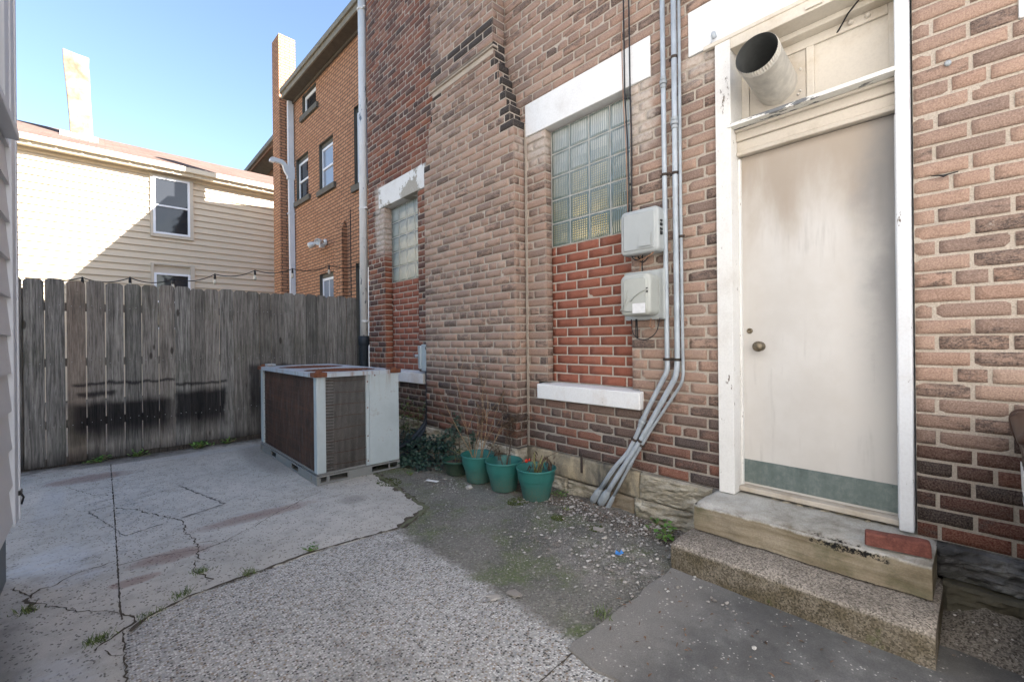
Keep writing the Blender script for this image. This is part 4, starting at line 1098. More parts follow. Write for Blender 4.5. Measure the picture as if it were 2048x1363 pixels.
conduit('conduit', 'grey conduit nearest the two grey boxes, leftmost of the three on the brick wall', [(1.418, 4.2), (1.411, 2.4), (1.406, 1.09), (1.403, 1.02), (1.565, .722), (1.651, .526), (1.712, .42), (1.80, .315), (1.955, .085)], .0155, M['galv'], [2.89, .66], [2.29, 1.09, .53], True)
conduit('conduit', 'thickest grey conduit, running between the two thinner ones on the brick wall', [(1.337, 4.2), (1.338, 2.1), (1.336, 1.09), (1.345, .985), (1.608, .526), (1.79, .235), (1.885, .085)], .0175, M['galv'], [2.60], [3.02, 2.28, 1.09, .53], True)
conduit('conduit', 'thin rusty grey conduit closest to the white door frame', [(1.300, 4.2), (1.304, 2.1), (1.300, 1.09), (1.298, .955), (1.529, .613), (1.677, .349), (1.73, .255), (1.835, .06)], .0095, M['galv_old'], [.355], [1.87, .50], True)

# black cables dropping to the upper box
t = thing('cable_pair', 'two black cables hanging down the brick wall into the upper grey box', 'cable', (2.70, 1.68, 2.1))
for k, (ya, yb) in enumerate(((1.715, 1.672), (1.672, 1.650))):
    m = MB(); m.tube([(2.703, ya, 4.3), (2.703, ya - .004, 3.3), (2.702, ya - .006, 2.95), (2.701, (ya + yb) / 2 - .004, 2.6), (2.69, yb + .004, 2.25), (2.68, yb, 2.04)], .0052, 8); m.build('cable', M['black'], t)
m = MB(); m.tube([(2.704, 1.732, 3.47), (2.704, 1.728, 3.2), (2.703, 1.722, 2.92), (2.70, 1.70, 2.55), (2.68, 1.68, 2.06)], .0032, 6); m.build('cable', M['copper'], t)
for y, z in ((1.70, 2.91), (1.672, 2.90), (1.672, 2.30)):
    m = MB(); ring_on(m, (2.703, y, z), (0, 0, 1), .008, .012); m.build('clip', M['black'], t)

# ---- the two grey telephone boxes
def rbox(mb, y0, y1, z0, z1, xf, xb, bulge=.0, top=.0, n=12, mi=0, rc=.03):
    """soft box: rounded outline in the wall plane, slightly domed front"""
    def outline(ins):
        pts = []; a0, a1, b0, b1 = y0 + ins, y1 - ins, z0 + ins, z1 - ins
        r = max(.004, rc - ins * .5)
        for cx, cz, s in ((a1 - r, b1 - r, 0), (a0 + r, b1 - r, 90), (a0 + r, b0 + r, 180), (a1 - r, b0 + r, 270)):
            for k in range(5):
                a = R(s + 90 * k / 4); y = cx + r * math.cos(a); z = cz + r * math.sin(a)
                if z > (z0 + z1) / 2: z += top * (1 - ((y - (y0 + y1) / 2) / ((y1 - y0) / 2)) ** 2)
                pts.append((y, z))
        return pts
    secs = [(xb, 0.0), (xf + .020, 0.0), (xf + .008, .004), (xf + .002, .011), (xf, .020), (xf - bulge * .35, .030)]
    rs = [[mb.vert((x, y, z)) for y, z in outline(i)] for x, i in secs]
    for i in range(len(rs) - 1):
        for k in range(len(rs[i])): mb.face((rs[i][(k + 1) % 20], rs[i][k], rs[i + 1][k], rs[i + 1][(k + 1) % 20]), mi, sm=i > 0)
    mb.face(rs[-1], mi); 
b1 = thing('telephone_box', 'upper grey plastic utility box with a rounded top on the brick wall', 'utility box', (2.71, 1.55, 1.79), group='grey utility boxes beside the conduits')
m = MB(); rbox(m, 1.413, 1.695, 1.788, 2.078, 2.605, 2.69, .008, .016); m.build('cover', M['grey_box'], b1)
m = MB(); m.box((2.69, 1.405, 1.80), (2.715, 1.705, 2.06)); m.build('back_plate', M['grey_box'], b1, .006)
m = MB(); m.prism([(2.5955, 1.46, 1.83), (2.5955, 1.555, 1.83), (2.5955, 1.54, 1.915), (2.5955, 1.465, 1.915)], (-.003, 0, 0)); m.build('cover_panel', M['grey_box'], b1, .002)
for z, s in ((1.96, .009), (1.985, .006), (1.93, .007), (1.905, .011)): bx('latch', (2.625, 1.405, z - s), (2.65, 1.4125, z + s), M['black'], b1, .002)
b2 = thing('telephone_box', 'lower cream grey plastic utility box with a white sticker on the brick wall', 'utility box', (2.71, 1.55, 1.345), group='grey utility boxes beside the conduits')
m = MB(); m.box((2.675, 1.402, 1.352), (2.712, 1.706, 1.682)); m.box((2.660, 1.402, 1.352), (2.675, 1.425, 1.682)); m.build('back_plate', M['grey_box'], b2, .006)
m = MB(); rbox(m, 1.450, 1.672, 1.378, 1.645, 2.56, 2.675, .010, .010, rc=.035); m.build('cover', M['grey_box_warm'], b2)
m = MB()
for (p) in (((1.668, 1.41), (1.645, 1.45), (1.625, 1.50), (1.615, 1.55)), ((1.655, 1.405), (1.62, 1.455), (1.60, 1.50)), ((1.59, 1.47), (1.55, 1.51), (1.50, 1.535), (1.455, 1.545))):
    m.tube([(2.552, y, z) for y, z in p], .0028, 6)
m.build('cover_ridge', M['grey_box_warm'], b2)
m = MB(); m.box((2.5488, 1.478, 1.392), (2.5498, 1.572, 1.456)); m.build('sticker', M['label'], b2)
for z in (1.528, 1.548):
    m = MB(); m.lathe([(.0001, .004), (.006, .003), (.0065, 0)], (2.5555, 1.468, z), 10, mtx=Matrix.Rotation(R(-90), 4, 'Y')); m.build('lock', M['black'], b2)
for z in (1.375, 1.66): bx('screw_boss', (2.655, 1.405, z - .012), (2.661, 1.422, z + .012), M['grey_box'], b2, .002)
t = thing('wire_loop', 'tangle of black and copper wires between the two grey utility boxes', 'wire', (2.68, 1.55, 1.75))
for col, pts in (('black', [(2.66, 1.645, 1.80), (2.65, 1.62, 1.765), (2.65, 1.585, 1.752), (2.66, 1.56, 1.78), (2.67, 1.555, 1.80)]), ('black', [(2.67, 1.50, 1.80), (2.65, 1.53, 1.742), (2.66, 1.57, 1.735), (2.67, 1.60, 1.79)]),
                 ('copper', [(2.64, 1.455, 1.80), (2.62, 1.47, 1.775), (2.63, 1.53, 1.755), (2.66, 1.60, 1.75), (2.67, 1.62, 1.79)]), ('copper', [(2.68, 1.585, 1.80), (2.68, 1.59, 1.68)]), ('black', [(2.68, 1.57, 1.80), (2.68, 1.575, 1.68)])):
    m = MB(); m.tube(arc_path(pts, .03), .0035, 6); m.build('wire', M[col], t)
t = thing('wire_loop', 'black wire hanging in a loop under the lower grey utility box', 'wire', (2.68, 1.58, 1.22))
for col, pts, r in (('black', [(2.67, 1.655, 1.36), (2.655, 1.64, 1.27), (2.65, 1.60, 1.225), (2.65, 1.53, 1.215), (2.655, 1.46, 1.26), (2.665, 1.44, 1.36)], .0035), ('black', [(2.67, 1.62, 1.36), (2.66, 1.615, 1.25), (2.66, 1.605, 1.225)], .0045), ('black', [(2.665, 1.61, 1.36), (2.66, 1.60, 1.23)], .0045),
                    ('copper', [(2.66, 1.50, 1.36), (2.655, 1.51, 1.31), (2.655, 1.49, 1.29), (2.66, 1.475, 1.31)], .0035)):
    m = MB(); m.tube(arc_path(pts, .04), r, 6); m.build('wire', M[col], t)

# ---- little fixings
t = thing('wall_hook', 'small grey insulator hook screwed to the bottom left corner of the white door lintel', 'hook', (2.70, 1.085, 3.02))
m = MB(); m.tube([(2.715, 1.085, 3.035), (2.68, 1.085, 3.035)], .006, 8); m.lathe([(.004, .022), (.012, .018), (.016, 0), (.012, -.012), (.005, -.02)], (2.68, 1.085, 3.025), 12); m.tube([(2.68, 1.09, 3.02), (2.678, 1.10, 2.985)], .003, 6); m.build('insulator', M['galv'], t)
m = MB(); m.lathe([(.004, .012), (.011, .010), (.012, 0)], (2.722, .099, 2.414), 12, mtx=Matrix.Rotation(R(-90), 4, 'Y'))
m.lathe([(.0001, .004), (.006, .005)], (2.715, .099, 2.414), 10, mtx=Matrix.Rotation(R(-90), 4, 'Y'))
tag(m.build('anchor_sleeve', M['galv_old'], None, loc=(2.72, .099, 2.414)), 'steel anchor sleeve left in the bricks high up right of the door', 'anchor')
m = MB(); m.tube([(2.712, .155, 1.934), (2.71, .13, 1.930), (2.706, .115, 1.922), (2.71, .10, 1.927), (2.712, .07, 1.931)], [.002, .003, .006, .003, .002], 8)
tag(m.build('wire_tie', M['black'], None, loc=(2.715, .11, 1.925)), 'twisted dark wire tie on the brick wall right of the door', 'wire')

# ================================================================== DOWNPIPE AT THE CORNER
t = thing('downpipe', 'tall round downpipe with peeling white paint at the corner of the brown brick building', 'downpipe', (2.70, 5.95, 0))
m = MB(); m.tube([(2.722, 5.95, 6.6), (2.715, 5.95, 4), (2.705, 5.95, 1.30)], .054, 20); m.build('pipe', M['pipe_paint'], t)
for z in (5.9, 3.1, 1.52):
    m = MB(); ring_on(m, (2.712, 5.95, z), (0, 0, 1), .060, .03); m.box((2.70, 5.84, z - .012), (2.72, 5.93, z + .012)); m.build('bracket', M['pipe_paint'], t)
m = MB(); m.lathe([(.060, 0), (.060, 1.17), (.064, 1.18), (.074, 1.19), (.076, 1.25), (.074, 1.31), (.060, 1.315)], (2.70, 5.95, 0), 24); m.build('iron_boot', M['cast_iron'], t)

# ================================================================== DISCONNECT BOX AND ITS HOSES
t = thing('meter_box', 'small pale grey disconnect box with a rounded cover beside the far bricked up window', 'utility box', (2.70, 4.33, .9))
m = MB(); m.box((2.635, 4.20, .893), (2.78, 4.33, 1.192)); m.build('back_box', M['ac_paint'], t, .005)
m = MB(); pr = [(2.640, 4.33)];
for k in range(9):
    a = math.pi * k / 8; pr.append((2.700 - .08 * math.cos(a) * 1.0 + .0, 4.33 + .11 * math.sin(a)))
pr = [(x, y) for x, y in pr]
m.prism([(x, y, .915) for x, y in pr[1:]], (0, 0, .262)); m.build('cover', M['ac_paint'], t, .008)
m = MB(); m.box((2.60, 4.39, 1.05), (2.635, 4.415, 1.08)); m.build('latch', M['galv'], t, .003)
m = MB(); m.tube([(2.64, 4.235, 1.13), (2.62, 4.215, 1.16), (2.63, 4.195, 1.12)], .006, 8); m.build('handle', M['black'], t)
t = thing('conduit_hose', 'two black flexible hoses running from the disconnect box down to the condenser', 'hose', (2.66, 4.24, 0))
m = MB(); m.tube(arc_path([(2.66, 4.245, .90), (2.66, 4.245, .42), (2.62, 4.25, .30), (2.40, 4.20, .14), (2.12, 4.12, .12)], .12), .021, 12); m.build('hose', M['cast_iron'], t)
m = MB(); m.tube(arc_path([(2.67, 4.21, .55), (2.655, 4.215, .32), (2.55, 4.20, .22), (2.36, 4.12, .06), (2.12, 4.02, .07)], .12), .019, 12); m.build('hose', M['cast_iron'], t)

# ================================================================== WOODEN FENCE
t = thing('wooden_fence', 'weathered grey dog ear picket fence with black stains across the back of the yard', 'fence', (1.0, 6.42, 0))
ed = [-.86, -.715, -0.566, -0.414, -0.266, -0.118, 0.031, 0.18, 0.328, 0.476, 0.621, 0.767, 0.91, 1.06, 1.21, 1.352, 1.498, 1.635, 1.787, 1.925, 2.074, 2.215, 2.353, 2.503, 2.642, 2.79]
q = random.Random(12); m = MB()
tone = {4: .95, 5: .28, 8: .16, 9: .24, 12: .2, 16: .22}
for i in range(len(ed) - 1):
    gp = .010 if ed[i] < .4 else .003
    a, b = ed[i] + gp * q.uniform(.35, .7), ed[i + 1] - gp * q.uniform(.35, .7); zt = 1.893 + q.uniform(-.012, .012); zb = (.015 if ed[i] < .2 else .05) + q.uniform(-.008, .008)
    y = 6.40 + q.uniform(-.006, .006); c = .024
    at = (tone.get(i, q.uniform(0, .16)), q.random(), .5, q.random())
    tw = q.uniform(-.004, .004)
    # board with dog-ear top, subdivided down its length so that it bows a little
    n = 10; L_, R_ = [], []
    out = [(a, zb), (b, zb), (b + tw, zt - c), (b - c + tw, zt), (a + c + tw, zt), (a + tw, zt - c)]
    m.prism([(x, y, z) for x, z in out], (0, .018, 0), 0, at)
for i in range(len(ed) - 1):
    for z in (.42, 1.05, 1.62):
        for fx_ in (.28, .72):
            x = ed[i] + (ed[i + 1] - ed[i]) * fx_ + q.uniform(-.01, .01); zz = z + q.uniform(-.02, .02); m.box((x - .003, 6.385, zz - .003), (x + .003, 6.40, zz + .003), 1)
m.build('picket_panel', [M['wood'], M['galv_old']], t, .0025)
for z in (.42, 1.05, 1.62):
    bx('rail', (-.88, 6.425, z - .042), (2.64, 6.462, z + .042), M['wood'], t, .003)
bx('kickboard', (-.88, 6.421, -.02), (2.64, 6.440, .085), M['wood'], t, .003)
for x in (-.62, .9, 2.45):
    bx('post', (x, 6.464, -.03), (x + .09, 6.554, 1.80), M['wood'], t, .004)

# ================================================================== CONDENSER
AX0, AX1, AY0, AY1 = 1.335, 2.105, 3.885, 5.68
t = thing('condenser_unit', 'large rusty grey air conditioning condenser with two round fan openings, by the fence', 'air conditioner', (1.72, 4.78, 0))
zs, zt = .080, .935
# skid
def skid_side(mb, p0, p1, nrm, slots, th=.012):
    """channel with fork slots; p0->p1 along the ground"""
    p0, p1 = Vector(p0), Vector(p1); L = (p1 - p0).length; e = (p1 - p0) / L; nrm = Vector(nrm)
    def q_(a, b, z0, z1):
        P = [p0 + e * a, p0 + e * b]
        mb.prism([(P[0].x, P[0].y, z0), (P[1].x, P[1].y, z0), (P[1].x, P[1].y, z1), (P[0].x, P[0].y, z1)], nrm * -th)
    q_(0, L, .068, .082); q_(0, L, .006, .022)
    cuts = sorted(slots); x = 0
    for a, b in cuts: q_(x, a, .022, .068); x = b
    q_(x, L, .022, .068)
m = MB()
skid_side(m, (AX0 - .008, AY1, 0), (AX0 - .008, AY0, 0), (-1, 0, 0), [(.03, .06), (.08, .10), (.42, .60), (1.12, 1.32), (1.66, 1.68)])
skid_side(m, (AX0 - .008, AY0 - .008, 0), (AX1 + .004, AY0 - .008, 0), (0, -1, 0), [(.035, .085), (.11, .27), (.50, .665), (.68, .755)])
skid_side(m, (AX1 + .004, AY0, 0), (AX1 + .004, AY1, 0), (1, 0, 0), [(.4, .6), (1.1, 1.3)])
m.build('skid', M['ac_base'], t, .003)
bx('base_pan', (AX0 + .006, AY0 + .006, .083), (AX1 - .006, AY1 - .006, .10), M['ac_base'], t, .003)
bx('inner_box', (AX0 + .045, AY0 + .045, .101), (AX1 - .012, AY1 - .05, .90), M['dark_void'], t, 0)
def post(x0, x1, y0, y1): bx('corner_post', (x0, y0, .10), (x1, y1, .928), M['ac_paint'], t, .004)
post(AX0, AX0 + .078, AY0, AY0 + .07); post(AX0, AX0 + .05, AY1 - .10, AY1); post(AX1 - .05, AX1, AY1 - .06, AY1)
# coil on the long side, facing the yard
m = MB(); m.box((AX0 + .018, AY0 + .07, .10), (AX0 + .044, AY1 - .10, .925)); m.build('coil', M['coil_rust'], t)
m = MB()
for k in range(12):
    z = .135 + k * .068; m.tube([(AX0 + .012 + .003 * math.sin(y * 3 + k), y, z + .004 * math.sin(y * 5 + k * 2)) for y in [AY0 + .07 + (AY1 - AY0 - .17) * i / 14 for i in range(15)]], .0024, 6)
for k in range(46):
    y = AY0 + .08 + k * .0342; m.tube([(AX0 + .014, y, .10), (AX0 + .013, y, .925)], .0012, 4)
m.build('wire_guard', M['rust_wire'], t)
# coil on the short side
m = MB(); m.box((AX0 + .078, AY0 + .018, .10), (1.776, AY0 + .044, .925)); m.build('coil', M['coil'], t)
m = MB()
for k in range(8):
    z = .15 + k * .105; m.tube([(x, AY0 + .010, z + .004 * math.sin(x * 14 + k)) for x in [AX0 + .078 + (1.776 - AX0 - .078) * i / 10 for i in range(11)]], .0022, 6)
m.build('wire_guard', M['rust_wire'], t)
m = MB()
for k in range(34):
    x = AX0 + .083 + k * .0107; m.tube([(x, AY0 + .013, .10), (x + .001 * math.sin(k), AY0 + .011, .5), (x, AY0 + .013, .925)], .0013, 4)
for k in range(30):
    z = .125 + k * .0270; m.tube([(AX0 + .080, AY0 + .014, z), (AX0 + .150, AY0 + .014, z - .003)], .0022, 4)
m.build('wire_guard', M['wire'], t)
# blank service panel
m = MB(); m.box((1.776, AY0 - .001, .088), (1.806, AY0 + .03, .93)); m.box((1.806, AY0 - .008, .088), (AX1, AY0 + .03, .93)); m.box((AX1 - .02, AY0 + .03, .088), (AX1, AY1 - .06, .93))
m.build('service_panel', M['ac_paint'], t, .004)
for x, y, z in ((1.791, AY0 - .002, .13), (1.791, AY0 - .002, .36), (1.791, AY0 - .002, .62), (1.791, AY0 - .002, .86), (1.86, AY0 - .009, .915)):
    m = MB(); m.lathe([(.0001, .004), (.006, .003), (.007, 0)], (x, y, z), 8, mtx=Matrix.Rotation(R(90), 4, 'X')); m.build('screw', M['rust'], t)
# lid with two round openings
lid = MB(); cs = [(1.725, 4.34, .335), (1.725, 5.16, .335)]
x0, x1, y0, y1 = AX0 - .012, AX1 + .010, AY0 - .012, AY1 + .012
def lid_ring(cx, cy, r, ya, yb, z):
    n = 48; inner = []; outer = []
    for k in range(n):
        a = 2 * math.pi * k / n; c, s_ = math.cos(a), math.sin(a)
        inner.append((cx + r * c, cy + r * s_, z))
        hx = (x1 - cx) / c if c > 1e-6 else ((x0 - cx) / c if c < -1e-6 else 1e9); hy = (yb - cy) / s_ if s_ > 1e-6 else ((ya - cy) / s_ if s_ < -1e-6 else 1e9)
        h = min(hx, hy); outer.append((cx + h * c, cy + h * s_, z))
    # add true corners
    I = [lid.vert(p) for p in inner]; O = [lid.vert(p) for p in outer]
    for k in range(n): lid.face((I[k], O[k], O[(k + 1) % n], I[(k + 1) % n]))
    for (px, py) in ((x0, ya), (x1, ya), (x1, yb), (x0, yb)):
        ks = sorted(range(n), key=lambda k: (outer[k][0] - px) ** 2 + (outer[k][1] - py) ** 2)[:2]
        lid.poly([outer[min(ks)], (px, py, z), outer[max(ks)]] if abs(ks[0] - ks[1]) == 1 else [outer[max(ks)], (px, py, z), outer[min(ks)]])
    D = [lid.vert((p[0], p[1], z - .05)) for p in inner]
    for k in range(n): lid.face((I[k], I[(k + 1) % n], D[(k + 1) % n], D[k]), sm=True)
zl = .958
lid_ring(cs[0][0], cs[0][1], cs[0][2], y0, 4.75, zl); lid_ring(cs[1][0], cs[1][1], cs[1][2], 4.75, y1, zl)
for a, b in (((x0, y0), (x1, y0)), ((x1, y0), (x1, y1)), ((x1, y1), (x0, y1)), ((x0, y1), (x0, y0))):
    lid.poly([(a[0], a[1], .922), (b[0], b[1], .922), (b[0], b[1], zl), (a[0], a[1], zl)])
lid.build('lid', M['ac_top'], t)
for cx, cy, r in cs:
    m = MB()
    for k in range(1, 9): 
        rr = r * k / 8.0; m.tube([(cx + rr * math.cos(2 * math.pi * i / 40), cy + rr * math.sin(2 * math.pi * i / 40), zl - .010 + .006 * (1 - (rr / r) ** 2)) for i in range(41)], (.0026 if k < 8 else .006), 6, cap=False)
    for k in range(6):
        a = math.pi * k / 6; m.tube([(cx + r * f_ * math.cos(a), cy + r * f_ * math.sin(a), zl - .010 + .006 * (1 - f_ * f_)) for f_ in (-1, -.6, -.2, .2, .6, 1)], .003, 6)
    m.build('fan_grille', M['rust'], t)
    m = MB()
    for k in range(3):
        a = 2 * math.pi * k / 3; m.poly([(cx + .05 * math.cos(a), cy + .05 * math.sin(a), .90), (cx + .29 * math.cos(a - .4), cy + .29 * math.sin(a - .4), .885), (cx + .30 * math.cos(a + .4), cy + .30 * math.sin(a + .4), .925), (cx + .06 * math.cos(a + .9), cy + .06 * math.sin(a + .9), .91)])
    m.lathe([(.0001, .935), (.06, .93), (.065, .86)], (cx, cy, 0), 16); m.build('fan', M['rust'], t)
def cap(x, y, sx, sy):
    m = MB(); m.box((x - sx, y - sy, .926), (x + sx, y + sy, .966)); m.lathe([(.028, 0), (.026, .012), (.012, .018), (.0001, .020)], (x, y, .966), 12); m.build('corner_cap', M['rust'], t, .005)
cap(AX0 + .032, AY0 + .034, .055, .055); cap(AX1 - .035, AY0 + .034, .055, .055); cap(AX0 + .025, AY1 - .02, .05, .05)
m = MB(); m.box((AX0 + .03, AY1 - .16, .960), (AX0 + .12, AY1 - .06, .99)); m.build('lifting_bracket', M['galv_old'], t, .006)

# ================================================================== POTS AND PLANTS
def pot(c, r, h, mat, label, soilz, lean=0.0, band=True):
    t = thing('plant_pot', label, 'plant pot', c, group='green plastic pots along the wall foot')
    m = MB(); rb = r * .66
    mtx = Matrix.Rotation(lean, 4, 'Y')
    if band: prof = [(.0001, .004), (rb - .012, .004), (rb - .004, 0), (rb, .004), (r * .832, h * .600), (r * .835, h * .615), (r * .893, h * .622), (r * .90, h * .64), (r * .942, h * .92), (r * .946, h * .93), (r * .99, h * .938), (r, h * .955), (r * .995, h * .99), (r * .97, h), (r * .935, h * .985), (r * .86, h * .58), (rb - .006, .02), (.0001, .018)]
    else: prof = [(.0001, .004), (rb, 0), (rb + .004, .006), (r * .93, h * .86), (r * .99, h * .87), (r, h * .93), (r * .985, h), (r * .95, h * .985), (r * .90, h * .84), (rb - .006, .03), (.0001, .025)]
    m.lathe(prof, c, 44, mtx=mtx); m.build('pot_shell', mat, t)
    m = MB(); n = 24; rs = r * (.70 + .22 * soilz / h); q = random.Random(int(c[1] * 100)); ring = []
    cen = m.vert((c[0], c[1], soilz + .008))
    mid = [m.vert((c[0] + rs * .55 * math.cos(6.283 * k / n), c[1] + rs * .55 * math.sin(6.283 * k / n), soilz + q.uniform(-.006, .01))) for k in range(n)]
    out = [m.vert((c[0] + rs * math.cos(6.283 * k / n), c[1] + rs * math.sin(6.283 * k / n), soilz)) for k in range(n)]
    for k in range(n):
        m.face((cen, mid[k], mid[(k + 1) % n])); m.face((mid[k], out[k], out[(k + 1) % n], mid[(k + 1) % n]))
    m.build('soil', M['soil'], t)
    return t
PZ = .004
pot((2.455, 2.375, PZ), .157, .240, M['pot'], 'green plastic pot nearest the door holding a wilted plant with a red bud', .15)
pot((2.415, 2.705, PZ), .157, .240, M['pot'], 'green plastic pot second from the door, with dark withered twigs in it', .13)
pot((2.400, 3.020, PZ), .155, .238, M['pot'], 'green plastic pot with tall tan dry stalks, third from the door', .14)
pot((2.395, 3.33, PZ), .140, .135, M['pot_dark'], 'low dark green pot half hidden by ivy at the far end of the row', .10, band=False)

def twig(m, p, d, L, r, q, mi, depth, tips, bend=.25, at=None):
    pts = [Vector(p)]; dd = Vector(d).normalized(); n = 5
    for k in range(n):
        dd = (dd + Vector((q.uniform(-1, 1), q.uniform(-1, 1), q.uniform(-.6, .6))) * bend * .5).normalized()
        pts.append(pts[-1] + dd * L / n)
    a = at or (q.random(), .5, .5, q.random())
    m.tube(pts, [r * (1 - .65 * k / n) for k in range(n + 1)], 5, mi, a)
    if depth > 0:
        for k in range(q.randint(2, 4)):
            i = q.randint(2, n); nd = (dd + Vector((q.uniform(-1, 1), q.uniform(-1, 1), q.uniform(-.1, .9))) * .8).normalized()
            twig(m, pts[i], nd, L * q.uniform(.3, .55), r * .5, q, mi, depth - 1, tips, bend * 1.3)
    tips.append((pts[-1], dd)); tips.append((pts[3], dd))
# dry stalks
t = thing('dry_plant', 'tall tan dry stalks with withered brown foliage standing in the third green pot', 'dead plant', (2.40, 3.02, .14))
m = MB(); q = random.Random(21); tips = []
for (dx, dy, L) in ((-.04, .12, .74), (.06, .05, .62), (-.08, .34, .62), (.10, -.10, .58), (.04, -.04, .64), (.14, .02, .42), (-.02, -.14, .44), (.12, -.22, .40)):
    twig(m, (2.40 + q.uniform(-.05, .05), 3.02 + q.uniform(-.06, .06), .14), (dx, dy, .5), L, .0042, q, 0, 1, tips, .12)
m.build('stalk', M['dry'], t)
m = MB()
for p, d_ in tips:
    if p.y < 3.10 and p.z > .24:
        for k in range(12): m.leaf(p + Vector((q.uniform(-.03, .03), q.uniform(-.03, .03), q.uniform(-.04, .03))), (q.uniform(-1, 1), q.uniform(-1, 1), q.uniform(-1, .4)), (0, 0, 1), q.uniform(.015, .04), q.uniform(.006, .015), 0, (q.random(), .5, .5, 1))
m.build('withered_foliage', M['dead'], t)
t = thing('withered_plant', 'dark withered twigs standing in the second green pot from the door', 'dead plant', (2.42, 2.70, .13))
m = MB(); q = random.Random(33); tips = []
for (dx, dy, L) in ((.10, -.02, .34), (.06, .08, .42), (.16, .02, .36), (-.06, .16, .26), (.12, .14, .44)):
    twig(m, (2.43 + q.uniform(-.03, .05), 2.71 + q.uniform(-.03, .05), .13), (dx, dy, .5), L, .0036, q, 0, 2, tips, .2)
m.build('stalk', M['dead'], t)
m = MB()
for p, d_ in tips:
    if p.z > .26:
        for k in range(8): m.leaf(p + Vector((q.uniform(-.025, .025), q.uniform(-.025, .025), q.uniform(-.04, .02))), (q.uniform(-1, 1), q.uniform(-1, 1), q.uniform(-1, .2)), (0, 0, 1), q.uniform(.012, .032), q.uniform(.005, .012), 0, (q.random() * .7, .5, .5, 1))
m.build('withered_foliage', M['dead'], t)
t = thing('wilted_plant', 'wilted yellow green plant with a red bud growing in the green pot nearest the door', 'plant', (2.46, 2.38, .15))
m = MB(); q = random.Random(8)
for k in range(9):
    a = q.uniform(0, 6.28); b = Vector((2.475 + .022 * math.cos(a), 2.385 + .022 * math.sin(a), .15)); dd = Vector((q.uniform(-.25, .35), q.uniform(-.5, .3), 1)); L = q.uniform(.12, .25)
    pts = [b, b + dd * L * .4, b + dd * L * .8 + Vector((q.uniform(-.02, .02), q.uniform(-.04, .03), 0)), b + dd * L + Vector((q.uniform(-.05, .05), q.uniform(-.08, .05), q.uniform(-.05, .02)))]
    m.tube(pts, [.006, .0045, .0035, .0018], 6, 0 if k % 3 else 1, (q.random(), .5, .5, 1))
m.build('stem', [M['stemgreen'], M['dead']], t)
m = MB()
for k in range(46):
    b = Vector((2.475 + q.uniform(-.07, .08), 2.385 + q.uniform(-.12, .07), .17 + q.uniform(0, .19))); m.leaf(b, (q.uniform(-.6, .6), q.uniform(-.6, .6), -1), (1, 0, 0), q.uniform(.03, .07), q.uniform(.008, .018), 0, (q.random(), .5, .5, 1))
for k in range(14):
    b = Vector((2.50 + q.uniform(-.01, .03), 2.285 + q.uniform(-.02, .02), .16 + q.uniform(0, .16))); m.leaf(b, (q.uniform(-.3, .3), q.uniform(-.3, .3), -1), (1, 0, 0), q.uniform(.04, .08), q.uniform(.012, .022), 0, (q.random() * .5, .5, .5, 1))
m.build('drooping_leaves', M['dead'], t)
m = MB(); m.lathe([(.0001, -.012), (.010, -.008), (.014, .004), (.009, .016), (.0001, .020)], (2.43, 2.455, .275), 10); m.lathe([(.0001, -.010), (.009, -.006), (.011, .004), (.0001, .016)], (2.445, 2.435, .285), 10); m.build('bud', M['red'], t)
t = thing('seedling', 'thin green seedling growing out of the low dark green pot', 'plant', (2.40, 3.34, .1))
m = MB(); q = random.Random(3)
for k in range(6):
    b = Vector((2.41 + q.uniform(-.05, .05), 3.33 + q.uniform(-.05, .05), .10)); m.tube([b, b + Vector((q.uniform(-.03, .03), q.uniform(-.03, .03), .08)), b + Vector((q.uniform(-.06, .06), q.uniform(-.06, .06), .13))], .0015, 5, 0, (.4, .5, .5, 1))
    for j in range(5): m.leaf(b + Vector((q.uniform(-.06, .06), q.uniform(-.06, .06), q.uniform(.05, .14))), (q.uniform(-1, 1), q.uniform(-1, 1), .2), (0, 0, 1), .03, .014, 1, (q.random(), .5, .5, 1))
m.build('sprig', [M['stemgreen'], M['ivy']], t)

# ---- ivy over the corner behind the condenser
t = thing('ivy', 'dark green ivy sprawling over the ground and wall foot between the condenser and the pots', 'ivy', (2.35, 3.8, 0))
q = random.Random(44); m = MB(); ms = MB()
def ivy_leaf(p, nrm, s, light):
    d_ = Vector((q.uniform(-1, 1), q.uniform(-1, 1), q.uniform(-.7, .3)))
    m.leaf(p, d_, nrm + Vector((q.uniform(-.5, .5), q.uniform(-.5, .5), q.uniform(-.3, .6))), s, s * q.uniform(.75, 1.0), 0, (min(1, max(0, light + q.uniform(-.3, .3))), .5, .5, 1), True)
for k in range(1500):
    y = q.triangular(3.42, 4.75, 3.85); xm = 2.14 + .10 * mnoise.noise(Vector((y * 4, 1, 0))) + max(0, y - 4.3) * .2 + max(0, 3.6 - y) * .9
    x = q.uniform(xm, 2.58 if y < 4.17 else 2.70); hh = .07 + .22 * sm(xm, 2.56, x) * (.75 + .5 * mnoise.noise(Vector((y * 5, x * 5, 2))))
    z = hh * q.uniform(.35, 1.0)
    ivy_leaf(Vector((x, y, z)), Vector((-.5, -.4, .7)), q.uniform(.022, .045), .28)
